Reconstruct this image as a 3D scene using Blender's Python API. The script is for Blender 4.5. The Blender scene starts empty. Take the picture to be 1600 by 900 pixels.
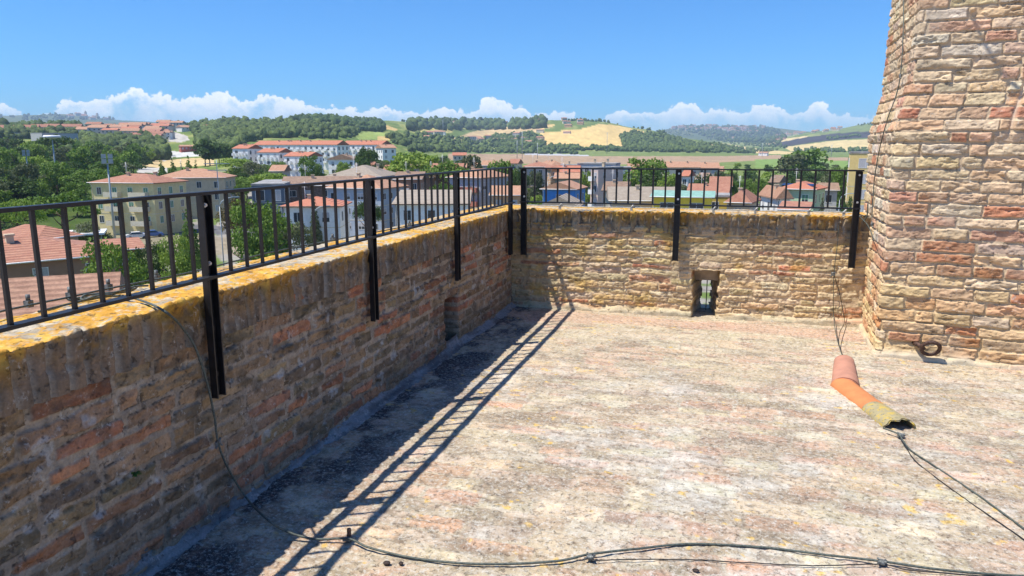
import bpy, math, random
import numpy as np
from mathutils import Vector, Matrix
C = bpy.context.scene.collection
random.seed(7); RNG = np.random.default_rng(7)

# ------------------------------------------------------------------ camera
F_PX, HOR = 1150.0, 233.0
PITCH = math.atan((450 - HOR) / F_PX)
YAW = math.atan((1137 - 800) / (F_PX / math.cos(PITCH)))
EYE = 1.6
cam_d = bpy.data.cameras.new("camera"); cam = bpy.data.objects.new("camera", cam_d); C.objects.link(cam)
cam.location = (0, 0, EYE); cam.rotation_euler = (math.radians(90) - PITCH, 0, YAW)
cam_d.sensor_width = 36; cam_d.lens = 36 * F_PX / 1600; cam_d.clip_start = 0.05; cam_d.clip_end = 60000
bpy.context.scene.camera = cam
sc = bpy.context.scene
sc.render.resolution_x, sc.render.resolution_y = 1024, 576
# ------------------------------------------------------------------ sun, sky, exposure
SUN_TO = Vector((-0.42, -0.25, 1.0)).normalized()
SUN_EL = math.asin(SUN_TO.z)
sun_d = bpy.data.lights.new("sun", 'SUN'); sun_d.energy = 4.9; sun_d.angle = math.radians(0.55); sun_d.color = (1.0, 0.94, 0.84)
sun = bpy.data.objects.new("sun", sun_d); C.objects.link(sun)
sun.rotation_euler = SUN_TO.to_track_quat('Z', 'Y').to_euler()
SKY_STRENGTH = 0.082
sc.view_settings.view_transform = 'Standard'; sc.view_settings.look = 'None'
sc.view_settings.gamma = 1; sc.view_settings.exposure = 0.50; sc.view_settings.use_curve_mapping = False
sc.cycles.volume_bounces = 0; sc.cycles.max_bounces = 5; sc.cycles.diffuse_bounces = 3
sc.cycles.glossy_bounces = 2; sc.cycles.transmission_bounces = 2; sc.cycles.transparent_max_bounces = 4
sc.cycles.use_adaptive_sampling = True; sc.cycles.adaptive_threshold = 0.015
sc.cycles.use_denoising = True; sc.cycles.volume_step_rate = 4

# ------------------------------------------------------------------ pixel <-> world
_F = np.array([-math.sin(YAW)*math.cos(PITCH), math.cos(YAW)*math.cos(PITCH), -math.sin(PITCH)])
_R = np.array([math.cos(YAW), math.sin(YAW), 0.0]); _U = np.cross(_R, _F); _C = np.array([0, 0, EYE])
def ray(x, y):
    d = _F*F_PX + _R*(x-800) + _U*(450-y); return d/np.linalg.norm(d)
def onz(x, y, z=0.0): d = ray(x, y); return _C + d*(z-EYE)/d[2]
def onx(x, y, X): d = ray(x, y); return _C + d*(X/d[0])
def ony(x, y, Y): d = ray(x, y); return _C + d*(Y/d[1])
def at(x, y, D): d = ray(x, y); return _C + d*(D/math.hypot(d[0], d[1]))
def project(P):
    v = P - _C; z = v@_F; return 800 + F_PX*(v@_R)/z, 450 - F_PX*(v@_U)/z

# ------------------------------------------------------------------ world shader: nishita sky + cumulus band
world = bpy.data.worlds.new("World"); sc.world = world; world.use_nodes = True
def nd(nt, t, **kw):
    n = nt.nodes.new(t)
    for k, v in kw.items():
        if k == 'inp':
            for kk, vv in v.items():
                if hasattr(vv, 'is_linked'): nt.links.new(vv, n.inputs[kk])
                else: n.inputs[kk].default_value = vv
        else: setattr(n, k, v)
    return n
def mth(nt, op, a, b=None, c=None, clamp=False):
    n = nt.nodes.new('ShaderNodeMath'); n.operation = op; n.use_clamp = clamp
    for i, v in enumerate((a, b, c)):
        if v is None: continue
        if hasattr(v, 'is_linked'): nt.links.new(v, n.inputs[i])
        else: n.inputs[i].default_value = v
    return n.outputs[0]
def mixc(nt, fac, a, b, blend='MIX'):
    n = nt.nodes.new('ShaderNodeMix'); n.data_type = 'RGBA'; n.blend_type = blend
    for k, v in ((0, fac), (6, a), (7, b)):
        if hasattr(v, 'is_linked'): nt.links.new(v, n.inputs[k])
        elif k == 0: n.inputs[0].default_value = v
        else: n.inputs[k].default_value = (*v[:3], 1)
    return n.outputs[2]
def mapr(nt, v, a, b, c=0.0, d=1.0, smooth=True):
    n = nt.nodes.new('ShaderNodeMapRange'); n.interpolation_type = 'SMOOTHSTEP' if smooth else 'LINEAR'
    nt.links.new(v, n.inputs[0])
    for i, q in enumerate((a, b, c, d)): n.inputs[i+1].default_value = q
    return n.outputs[0]
def noise(nt, vec, scale, detail=4, rough=0.55, dist=0.0):
    n = nt.nodes.new('ShaderNodeTexNoise'); n.inputs['Scale'].default_value = scale
    n.inputs['Detail'].default_value = detail; n.inputs['Roughness'].default_value = rough; n.inputs['Distortion'].default_value = dist
    if vec is not None: nt.links.new(vec, n.inputs['Vector'])
    return n.outputs[0]
def build_world():
    nt = world.node_tree; nt.nodes.clear()
    sky = nt.nodes.new('ShaderNodeTexSky'); sky.sky_type = 'NISHITA'; sky.sun_disc = False
    sky.sun_elevation = SUN_EL; sky.sun_rotation = math.atan2(SUN_TO.x, SUN_TO.y) % (2*math.pi)
    sky.air_density = 1.0; sky.dust_density = 0.3; sky.ozone_density = 2.2; sky.altitude = 50
    tint = mixc(nt, 1.0, sky.outputs[0], (0.37, 0.90, 1.50), 'MULTIPLY')
    tc = nt.nodes.new('ShaderNodeTexCoord'); sp = nt.nodes.new('ShaderNodeSeparateXYZ')
    nt.links.new(tc.outputs['Generated'], sp.inputs[0])
    X, Y, Z = sp.outputs
    a = mth(nt, 'ARCTAN2', X, Y)                       # azimuth clockwise from +Y
    e = mth(nt, 'ARCSINE', Z)
    env = [(-400,165),(-200,150),(-80,158),(0,160),(25,166),(45,176),(75,172),(92,160),(115,149),(130,153),(150,146),(172,145),(200,136),(215,135),(245,142),(272,145),(295,146),(322,143),(345,136),(362,146),(382,154),(402,143),(422,141),(445,146),(466,148),(490,160),(520,162),(548,163),(562,170),(590,164),(606,164),(628,168),(650,171),(668,168),(690,164),(715,168),(735,170),(752,152),(766,147),(785,150),(800,160),(820,168),(835,174),(860,172),(880,170),(905,182),(925,190),(945,178),(965,170),(985,171),(1005,168),(1030,172),(1050,160),(1068,153),(1082,152),(1092,165),(1110,164),(1125,163),(1142,167),(1158,172),(1175,160),(1190,155),(1206,157),(1222,166),(1240,172),(1262,164),(1278,152),(1290,160),(1308,170),(1322,172),(1345,176),(1400,168),(1500,150),(1650,158),(1900,165)]
    xs = []; ys = []
    for px, py in env:
        d = ray(px, py); xs.append(math.atan2(d[0], d[1])); ys.append(math.asin(d[2]))
    a0, a1 = xs[0], xs[-1]; emax = 0.12
    u = mth(nt, 'DIVIDE', mth(nt, 'SUBTRACT', a, a0), a1-a0)
    # warp azimuth a little so the cumulus tops are not read as a drawn line
    cv = nt.nodes.new('ShaderNodeCombineXYZ'); nt.links.new(a, cv.inputs[0]); nt.links.new(e, cv.inputs[1])
    vec = cv.outputs[0]
    w1 = noise(nt, vec, 60, 4, 0.6); 
    fc = nt.nodes.new('ShaderNodeFloatCurve'); cu = fc.mapping.curves[0]
    nt.links.new(mth(nt, 'ADD', u, mth(nt, 'MULTIPLY', mth(nt, 'SUBTRACT', w1, 0.5), 0.008)), fc.inputs['Value'])
    pts = [((x-a0)/(a1-a0), y/emax) for x, y in zip(xs, ys)]
    cu.points[0].location = pts[0]; cu.points[1].location = pts[-1]
    for q in pts[1:-1]: cu.points.new(*q)
    fc.mapping.update()
    top = mth(nt, 'MULTIPLY', fc.outputs[0], emax)
    v1 = nt.nodes.new('ShaderNodeTexVoronoi'); v1.feature = 'SMOOTH_F1'; v1.inputs['Scale'].default_value = 55; v1.inputs['Smoothness'].default_value = 0.5
    nt.links.new(vec, v1.inputs['Vector'])
    v2 = nt.nodes.new('ShaderNodeTexVoronoi'); v2.inputs['Scale'].default_value = 150; nt.links.new(vec, v2.inputs['Vector'])
    n2 = noise(nt, vec, 180, 5, 0.65)
    bil = mth(nt, 'ADD', mth(nt, 'MULTIPLY', v1.outputs['Distance'], -0.010), mth(nt, 'ADD', mth(nt, 'MULTIPLY', v2.outputs['Distance'], -0.006), mth(nt, 'MULTIPLY', n2, 0.014)))
    depth = mth(nt, 'SUBTRACT', mth(nt, 'ADD', top, mth(nt, 'ADD', bil, -0.0028)), e)
    m = mapr(nt, depth, -0.0004, 0.0022)
    # patchy holes lower down and a soft foot
    big = noise(nt, vec, 22, 5, 0.6)
    foot = mapr(nt, e, 0.022, 0.056, 0.3, 1.0)
    holes = mapr(nt, mth(nt, 'ADD', big, mth(nt, 'MULTIPLY', n2, 0.25)), 0.46, 0.68, 0.12, 1.0)
    rim = mapr(nt, depth, 0.004, 0.016, 1.0, 0.0)
    body = mth(nt, 'MAXIMUM', mth(nt, 'MULTIPLY', holes, foot), mth(nt, 'MULTIPLY', rim, foot))
    fac = mth(nt, 'MULTIPLY', mth(nt, 'MULTIPLY', m, body), 0.93)
    lump = mapr(nt, mth(nt, 'ADD', mth(nt, 'MULTIPLY', v1.outputs['Distance'], 0.6), mth(nt, 'MULTIPLY', n2, 0.7)), 0.35, 0.85)
    shade = mth(nt, 'MULTIPLY', lump, mapr(nt, depth, 0.002, 0.03, 0.3, 1.0))
    ccol = mixc(nt, shade, (11.5, 11.6, 11.5), (7.0, 8.2, 9.6))
    col = mixc(nt, fac, tint, ccol)
    bg = nt.nodes.new('ShaderNodeBackground'); bg.inputs[1].default_value = SKY_STRENGTH
    nt.links.new(col, bg.inputs[0])
    out = nt.nodes.new('ShaderNodeOutputWorld'); nt.links.new(bg.outputs[0], out.inputs[0])
build_world()

# ------------------------------------------------------------------ numpy noise
def _hash(i, j, k, seed):
    h = (i.astype(np.int64)*374761393 + j.astype(np.int64)*668265263 + k*2147483647 + seed*1274126177) & 0xffffffff
    h = ((h ^ (h >> 13))*1103515245) & 0xffffffff
    h = ((h ^ (h >> 16))*2246822519) & 0xffffffff
    return ((h ^ (h >> 15)) & 0xffffff)/float(0xffffff)
def vn(x, y, seed=0):
    xi = np.floor(x); yi = np.floor(y); fx = x-xi; fy = y-yi
    fx = fx*fx*(3-2*fx); fy = fy*fy*(3-2*fy)
    a = _hash(xi, yi, 0, seed); b = _hash(xi+1, yi, 0, seed); c = _hash(xi, yi+1, 0, seed); d = _hash(xi+1, yi+1, 0, seed)
    return (a+(b-a)*fx)*(1-fy) + (c+(d-c)*fx)*fy - 0.5
def fbm(x, y, seed=0, oct=4, gain=0.5):
    x = np.asarray(x, float); y = np.asarray(y, float)
    r = 0; a = 1.0; t = 0
    for o in range(oct):
        r = r + a*vn(x*2**o + 17.3*o, y*2**o - 9.1*o, seed+o); t += a; a *= gain
    return r/t*2
def sstep(a, b, x):
    t = np.clip((x-a)/(b-a), 0, 1); return t*t*(3-2*t)
def lerp(a, b, t): return a + (b-a)*t[..., None]

# ------------------------------------------------------------------ objects
def tag(o, label=None, cat=None, group=None, kind=None):
    if label: o['label'] = label
    if cat: o['category'] = cat
    if group: o['group'] = group
    if kind: o['kind'] = kind
    return o
def thing(name, label, cat, loc=(0, 0, 0), rz=0.0, group=None):
    o = bpy.data.objects.new(name, None); C.objects.link(o)
    o.location = tuple(loc); o.rotation_euler = (0, 0, rz); o.empty_display_size = 0.2
    return tag(o, label, cat, group)
def link(name, me, parent=None):
    o = bpy.data.objects.new(name, me); C.objects.link(o)
    if parent is not None: o.parent = parent
    return o
def np_mesh(name, V, Fq, mat, col=None, smooth=False, matidx=None):
    """V (n,3), Fq (m,4 or 3) -> mesh, col (n,3) optional"""
    me = bpy.data.meshes.new(name)
    n, (m, k) = len(V), Fq.shape
    me.vertices.add(n); me.vertices.foreach_set('co', np.ascontiguousarray(V, dtype=np.float32).ravel())
    me.loops.add(m*k); me.loops.foreach_set('vertex_index', np.ascontiguousarray(Fq, dtype=np.int32).ravel())
    me.polygons.add(m); me.polygons.foreach_set('loop_start', np.arange(0, m*k, k, dtype=np.int32))
    try: me.polygons.foreach_set('loop_total', np.full(m, k, dtype=np.int32))
    except Exception: pass
    if smooth: me.polygons.foreach_set('use_smooth', np.ones(m, dtype=bool))
    for mm in (mat if isinstance(mat, (list, tuple)) else [mat]): me.materials.append(mm)
    if matidx is not None: me.polygons.foreach_set('material_index', np.ascontiguousarray(matidx, dtype=np.int32))
    me.update(calc_edges=True)
    if col is not None:
        at_ = me.color_attributes.new('Col', 'FLOAT_COLOR', 'POINT')
        c4 = np.ones((n, 4), np.float32); c4[:, :3] = col; at_.data.foreach_set('color', c4.ravel())
    return me
def grid_faces(nu, nv, off=0):
    i = np.arange(nu-1)[:, None]; j = np.arange(nv-1)[None, :]
    a = i*nv + j
    return (np.stack([a, a+nv, a+nv+1, a+1], -1).reshape(-1, 4) + off)
class MB:
    """collects boxes, bars and tubes into one mesh"""
    def __init__(s): s.v = []; s.f = []; s.m = []; s.sm = []
    def quad(s, pts, mi=0):
        n = len(s.v); s.v += [tuple(p) for p in pts]; s.f.append(tuple(range(n, n+len(pts)))); s.m.append(mi); s.sm.append(False)
    def box(s, x0, x1, y0, y1, z0, z1, mi=0, M=None, bev=0.0):
        P = [(x0,y0,z0),(x1,y0,z0),(x1,y1,z0),(x0,y1,z0),(x0,y0,z1),(x1,y0,z1),(x1,y1,z1),(x0,y1,z1)]
        if M is not None: P = [tuple(M @ Vector(p)) for p in P]
        n = len(s.v); s.v += P
        for f in ((0,3,2,1),(4,5,6,7),(0,1,5,4),(1,2,6,5),(2,3,7,6),(3,0,4,7)):
            s.f.append(tuple(n+i for i in f)); s.m.append(mi); s.sm.append(False)
    def tube(s, pts, r, seg=8, mi=0, cap=True, smooth=True):
        pts = [Vector(p) for p in pts]; n0 = len(s.v); R = r if hasattr(r, '__len__') else [r]*len(pts)
        prev = None
        for i, p in enumerate(pts):
            d = (pts[min(i+1, len(pts)-1)] - pts[max(i-1, 0)]).normalized()
            if prev is None: a = d.orthogonal().normalized()
            else:
                a = prev - d*prev.dot(d)
                a = a.normalized() if a.length > 1e-6 else d.orthogonal().normalized()
            prev = a; b = d.cross(a)
            for k in range(seg):
                t = 2*math.pi*k/seg; s.v.append(tuple(p + (a*math.cos(t)+b*math.sin(t))*R[i]))
        for i in range(len(pts)-1):
            for k in range(seg):
                k2 = (k+1) % seg
                s.f.append((n0+i*seg+k, n0+i*seg+k2, n0+(i+1)*seg+k2, n0+(i+1)*seg+k)); s.m.append(mi); s.sm.append(smooth)
        if cap:
            s.f.append(tuple(n0+k for k in reversed(range(seg)))); s.m.append(mi); s.sm.append(False)
            e = n0+(len(pts)-1)*seg; s.f.append(tuple(e+k for k in range(seg))); s.m.append(mi); s.sm.append(False)
    def mesh(s, name, mats):
        me = bpy.data.meshes.new(name); me.from_pydata(s.v, [], s.f)
        for m in (mats if isinstance(mats, (list, tuple)) else [mats]): me.materials.append(m)
        me.polygons.foreach_set('material_index', s.m); me.polygons.foreach_set('use_smooth', s.sm); me.update()
        return me
    def build(s, name, mats, parent=None): return link(name, s.mesh(name, mats), parent)

# ------------------------------------------------------------------ materials
def mat_new(name):
    m = bpy.data.materials.new(name); m.use_nodes = True; nt = m.node_tree
    return m, nt, nt.nodes['Principled BSDF']
def simple(name, col, rough=0.6, metal=0.0, var=0.12, scale=8.0, bump=0.0, objvar=0.0):
    m, nt, b = mat_new(name)
    tc = nt.nodes.new('ShaderNodeTexCoord')
    n = noise(nt, tc.outputs['Object'], scale, 5, 0.6)
    dark = tuple(c*(1-var*1.6) for c in col); lite = tuple(min(1, c*(1+var)) for c in col)
    c = mixc(nt, mapr(nt, n, 0.3, 0.7), dark, lite)
    if objvar:
        oi = nt.nodes.new('ShaderNodeObjectInfo')
        hs = nd(nt, 'ShaderNodeHueSaturation', inp={'Color': c, 'Value': mth(nt, 'ADD', 1-objvar/2, mth(nt, 'MULTIPLY', oi.outputs['Random'], objvar))}); c = hs.outputs[0]
    nt.links.new(c, b.inputs['Base Color']); b.inputs['Roughness'].default_value = rough; b.inputs['Metallic'].default_value = metal
    if bump:
        bp = nd(nt, 'ShaderNodeBump', inp={'Strength': bump, 'Distance': 0.02, 'Height': n}); nt.links.new(bp.outputs[0], b.inputs['Normal'])
    return m
def masonry(name, fine=220.0, amt=0.35, bumpd=0.002, rough=0.92, extra=None, pits=0.55):
    """vertex colour albedo + grain, speckle and pits of the weathered surface"""
    m, nt, b = mat_new(name)
    tc = nt.nodes.new('ShaderNodeTexCoord'); O = tc.outputs['Object']
    at_ = nt.nodes.new('ShaderNodeAttribute'); at_.attribute_name = 'Col'
    n1 = noise(nt, O, fine, 3, 0.6); n2 = noise(nt, O, fine*0.22, 5, 0.65); n3 = noise(nt, O, 9, 4, 0.6)
    g = mth(nt, 'ADD', mth(nt, 'MULTIPLY', n1, amt*1.3), mth(nt, 'ADD', mth(nt, 'MULTIPLY', n2, amt*1.5), mth(nt, 'MULTIPLY', n3, amt*0.5)))
    g = mth(nt, 'ADD', g, 1-amt*1.65)
    c = mixc(nt, 1.0, at_.outputs['Color'], g, 'MULTIPLY')
    # pale specks of lime and lichen, and dark pits
    sp = mth(nt, 'MULTIPLY', mapr(nt, noise(nt, O, fine*0.4, 6, 0.75), 0.53, 0.62), mapr(nt, noise(nt, O, 14, 4, 0.6), 0.48, 0.62))
    c = mixc(nt, mth(nt, 'MULTIPLY', sp, 0.45), c, (0.58, 0.56, 0.50))
    pit = mapr(nt, noise(nt, O, fine*0.3, 5, 0.7), 0.42, 0.35)
    c = mixc(nt, mth(nt, 'MULTIPLY', pit, pits), c, (0.09, 0.07, 0.055))
    if extra: c = extra(nt, O, c)
    nt.links.new(c, b.inputs['Base Color']); b.inputs['Roughness'].default_value = rough
    b.inputs['Specular IOR Level'].default_value = 0.2
    h = mth(nt, 'ADD', mth(nt, 'MULTIPLY', n1, 0.5), mth(nt, 'ADD', n2, mth(nt, 'MULTIPLY', pit, -0.5)))
    bp = nd(nt, 'ShaderNodeBump', inp={'Strength': 1.0, 'Distance': bumpd*1.3, 'Height': h})
    nt.links.new(bp.outputs[0], b.inputs['Normal'])
    return m
M = {}
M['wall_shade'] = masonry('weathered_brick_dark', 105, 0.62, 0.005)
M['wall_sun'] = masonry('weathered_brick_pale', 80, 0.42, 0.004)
M['turret'] = masonry('turret_brick', 80, 0.30, 0.0022)
M['coping'] = masonry('lichen_coping', 90, 0.6, 0.005)
M['iron'] = simple('black_painted_iron', (0.009, 0.009, 0.011), 0.5, 0.0, 0.3, 30, 0.05)
M['bolt'] = simple('zinc_bolt', (0.62, 0.64, 0.66), 0.35, 0.6, 0.1)
M['rust'] = simple('rusty_iron', (0.10, 0.055, 0.04), 0.7, 0.3, 0.4, 60, 0.4)
M['cable'] = simple('weathered_cable', (0.085, 0.10, 0.085), 0.6, 0.1, 0.3, 90, 0.2)
M['wire'] = simple('black_wire', (0.02, 0.02, 0.02), 0.5, 0.0, 0.2)
M['palecable'] = simple('pale_cable', (0.42, 0.42, 0.4), 0.55, 0.2, 0.3, 60)
M['clip'] = simple('dull_zinc_clip', (0.16, 0.17, 0.165), 0.55, 0.5, 0.35, 60, 0.3)
M['pebble'] = simple('dark_pebble', (0.045, 0.03, 0.025), 0.9, 0, 0.4, 50, 0.6)
# ================================================================== MASONRY
def bricks(u, v, seed, vmin, vmax, umin, umax, ch=0.066, chj=0.12, L=(0.16, 0.31), joint=0.013, wob=0.004, edge=0.014,
           pal=None, pw=None, mortar=(0.5, 0.45, 0.36), prot=(0.004, 0.02), rough=0.004, tilt=0.03, erode=0.3, colvar=0.16):
    rg = np.random.default_rng(seed)
    vv = v + fbm(u*1.1, v*0.6, seed+1, 2)*wob*2.2 + fbm(u*9, v*9, seed+2, 3)*wob
    uu = u + fbm(u*8+3, v*16, seed+3, 3)*wob*1.6
    n = int((vmax-vmin)/ch*1.4)+6
    hs = ch*(1+rg.uniform(-chj, chj, n)); vb = vmin-0.05+np.concatenate([[0], np.cumsum(hs)])
    ci = np.clip(np.searchsorted(vb, vv)-1, 0, n-1)
    lo = np.zeros_like(u); hi = np.zeros_like(u); bid = np.zeros(len(u), int); base = 0
    for c in range(n):
        k = int((umax-umin)/L[0])+8
        ls = rg.uniform(L[0], L[1], k); ls[rg.random(k) < 0.22] *= 0.52
        ub = umin-0.2-rg.random()*0.2+np.concatenate([[0], np.cumsum(ls)])
        mk = np.nonzero(ci == c)[0]
        if len(mk):
            b = np.clip(np.searchsorted(ub, uu[mk])-1, 0, k-1); lo[mk] = ub[b]; hi[mk] = ub[b+1]; bid[mk] = base+b
        base += k
    jl = joint/2*(1+fbm(u*14, v*14, seed+5, 2)*0.9)
    du = np.minimum(uu-lo, hi-uu)-jl; v0 = vb[ci]; v1 = vb[ci+1]
    dv = np.minimum(vv-v0, v1-vv)-jl
    r = 0.006
    d = r-np.sqrt(np.maximum(r-du, 0)**2+np.maximum(r-dv, 0)**2)
    d = np.where((du < 0) | (dv < 0), np.minimum(du, dv), np.minimum(d, np.minimum(du, dv)))
    d = d + fbm(u*42, v*42, seed+6, 3)*0.0028
    p = sstep(-0.001, edge, d)
    # per brick randoms
    pr = rg.uniform(prot[0], prot[1], base); tu = rg.uniform(-tilt, tilt, base); tv = rg.uniform(-tilt, tilt, base)*2.2
    er = rg.random(base) < erode; shade = 1+rg.uniform(-colvar, colvar, base)
    uc = uu-(lo+hi)/2; vc = vv-(v0+v1)/2
    grain = fbm(u*26+bid*0.37, v*44+bid*0.91, seed+7, 4)
    crag = fbm(u*11+bid, v*30, seed+8, 3)
    h = pr[bid] + tu[bid]*uc + tv[bid]*vc + grain*rough*2.0
    h = h - np.where(er[bid], sstep(0.0, 0.55, crag)*prot[1]*1.0, sstep(0.35, 0.8, crag)*prot[1]*0.7)
    mh = fbm(u*22, v*22, seed+9, 4)*rough*1.6
    H = mh*(1-p) + np.maximum(h, -0.002)*p
    pal = np.array(pal); ch_ = rg.choice(len(pal), size=base, p=np.array(pw)/np.sum(pw)); bc = pal[ch_]*(shade[:, None])
    bc = bc*(1+rg.uniform(-0.06, 0.06, (base, 3)))
    tone = 1+fbm(u*9+bid*1.7, v*13, seed+10, 4)*0.42
    mc = np.array(mortar)[None, :]*(1+fbm(u*10, v*10, seed+11, 4)*0.3)[:, None]
    cm = sstep(-0.001, 0.006, d)*(0.9+0.1*np.clip(grain*3, -1, 1))
    col = lerp(mc, bc[bid]*tone[:, None], np.clip(cm, 0, 1))
    return H, np.clip(col*np.array([1.02, 0.965, 0.89]), 0.01, 0.9), p
YEL = np.array([0.50, 0.245, 0.02]); YEL2 = np.array([0.60, 0.37, 0.06]); GRN = np.array([0.17, 0.155, 0.07])

XW = -2.075        # inner face of the long parapet
YB = 7.20          # inner face of the end parapet
CAPZ = 0.825
# ---------------------------------------------------------------- terrace floor
def build_floor():
    x0, x1, y0, y1 = -2.30, 5.0, 0.2, 7.6
    st = 0.0085
    nx, ny = int((x1-x0)/st), int((y1-y0)/st)
    U, Vv = np.meshgrid(np.linspace(x0, x1, nx), np.linspace(y0, y1, ny), indexing='ij'); u = U.ravel(); v = Vv.ravel()
    pal = [(0.49, 0.40, 0.30), (0.47, 0.36, 0.26), (0.47, 0.30, 0.21), (0.45, 0.40, 0.31), (0.52, 0.45, 0.34), (0.42, 0.34, 0.26)]
    H, col, p = bricks(u, v, 501, y0, y1, x0, x1, ch=0.125, chj=0.12, L=(0.24, 0.34), joint=0.014, wob=0.010, edge=0.014,
                       pal=pal, pw=[3, 3, 1.5, 2.5, 2.5, 1.2], mortar=(0.47, 0.42, 0.33), prot=(0.001, 0.009), rough=0.0035, tilt=0.012, erode=0.5, colvar=0.17)
    col = col*0.93
    jn = np.exp(-((p-0.2)/0.35)**2)*sstep(-0.15, 0.35, fbm(u*5, v*7, 30, 4)); col = lerp(col, np.array([0.19, 0.15, 0.11])[None]*np.ones((len(u), 1)), jn*0.85)
    wear = fbm(u*1.3, v*1.6, 31, 5); wear2 = fbm(u*4.5, v*6.5, 32, 5); fine = fbm(u*22, v*30, 33, 4)
    grey = np.array([0.56, 0.54, 0.48])
    # pale lime / lichen crust in patches
    near_back = sstep(4.6, 6.6, v)
    m = sstep(0.02, 0.55, wear*0.7+wear2*0.8+fine*0.35)*(1-0.75*near_back)
    col = lerp(col, grey[None]*(1+fine*0.25)[:, None], m*0.52)
    cream = np.array([0.50, 0.41, 0.26])
    col = lerp(col, cream[None]*(1+fine*0.2)[:, None], np.clip(sstep(-0.1, 0.5, fbm(u*1.1+9, v*1.3, 34, 4))*0.42+near_back*0.42+0.05, 0, 1)*(1-m*0.6))
    pink = np.array([0.45, 0.265, 0.185])
    col = lerp(col, pink[None]*(1+fine*0.2)[:, None], sstep(0.18, 0.55, fbm(u*4.1, v*9.2, 35, 5))*0.62)
    strip = sstep(6.62, 6.72, v+fbm(u*2, v*2, 36, 3)*0.12)*(1-sstep(6.98, 7.08, v+fbm(u*3, v*3, 37, 3)*0.06))
    col = lerp(col, pink[None]*1.05*(1+fine*0.15)[:, None], strip*0.55)
    dirt = sstep(0.16, 0.55, fbm(u*4.2+5, v*11.5, 38, 5)+fine*0.35)
    col = lerp(col, np.array([0.20, 0.155, 0.11])[None]*np.ones((len(u), 1)), dirt*0.7)
    # dark algae, and painted shade deepening the long parapet's shadow on the paving
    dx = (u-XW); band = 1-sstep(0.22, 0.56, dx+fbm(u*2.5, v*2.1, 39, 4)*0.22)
    alg_shade = band*sstep(-0.25, 0.2, fbm(u*5, v*3.2, 40, 5)+0.35*fbm(u*20, v*16, 45, 3))
    col = lerp(col, np.array([0.040, 0.040, 0.044])[None]*np.ones((len(u), 1)), alg_shade*0.95)
    yl = sstep(0.56, 0.68, fbm(u*16, v*21, 41, 3)+fbm(u*2, v*2, 42, 2)*0.25)
    col = lerp(col, np.array([0.62, 0.40, 0.09])[None]*np.ones((len(u), 1)), yl*0.8)
    Z = H*0.9 + fbm(u*1.6, v*1.6, 43, 3)*0.008 - dirt*0.002 + wear2*0.0018
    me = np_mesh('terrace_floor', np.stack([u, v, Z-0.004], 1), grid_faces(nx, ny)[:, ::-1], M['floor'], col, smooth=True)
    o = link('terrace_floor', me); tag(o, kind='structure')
    # the rest of the roof terrace, out of sight of the photograph
    mb = MB(); mb.box(-2.6, 6.5, -3.0, 8.0, -0.9, -0.035); mb.box(-2.5, 6.5, -3.0, 0.205, -0.034, -0.006)
    s = mb.build('terrace_slab', M['plainmasonry']); tag(s, kind='structure')
def floor_extra(nt, O, c):
    # bright grit, pink dust and black specks a few millimetres across
    a = mapr(nt, noise(nt, O, 48, 6, 0.85), 0.50, 0.58)
    c = mixc(nt, mth(nt, 'MULTIPLY', a, 0.50), c, (0.56, 0.55, 0.50))
    b = mapr(nt, noise(nt, O, 22, 9, 0.82), 0.47, 0.39)
    c = mixc(nt, mth(nt, 'MULTIPLY', b, 0.72), c, (0.15, 0.11, 0.08))
    d = mapr(nt, noise(nt, O, 34, 5, 0.7), 0.55, 0.68)
    c = mixc(nt, mth(nt, 'MULTIPLY', d, 0.28), c, (0.58, 0.38, 0.27))
    return c
M['floor'] = masonry('terrace_brick_paving', 120, 0.55, 0.005, 0.95, floor_extra, 0.22)
M['plainmasonry'] = simple('plain_masonry', (0.42, 0.33, 0.23), 0.95, 0, 0.3, 5, 0.5)
build_floor()

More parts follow.
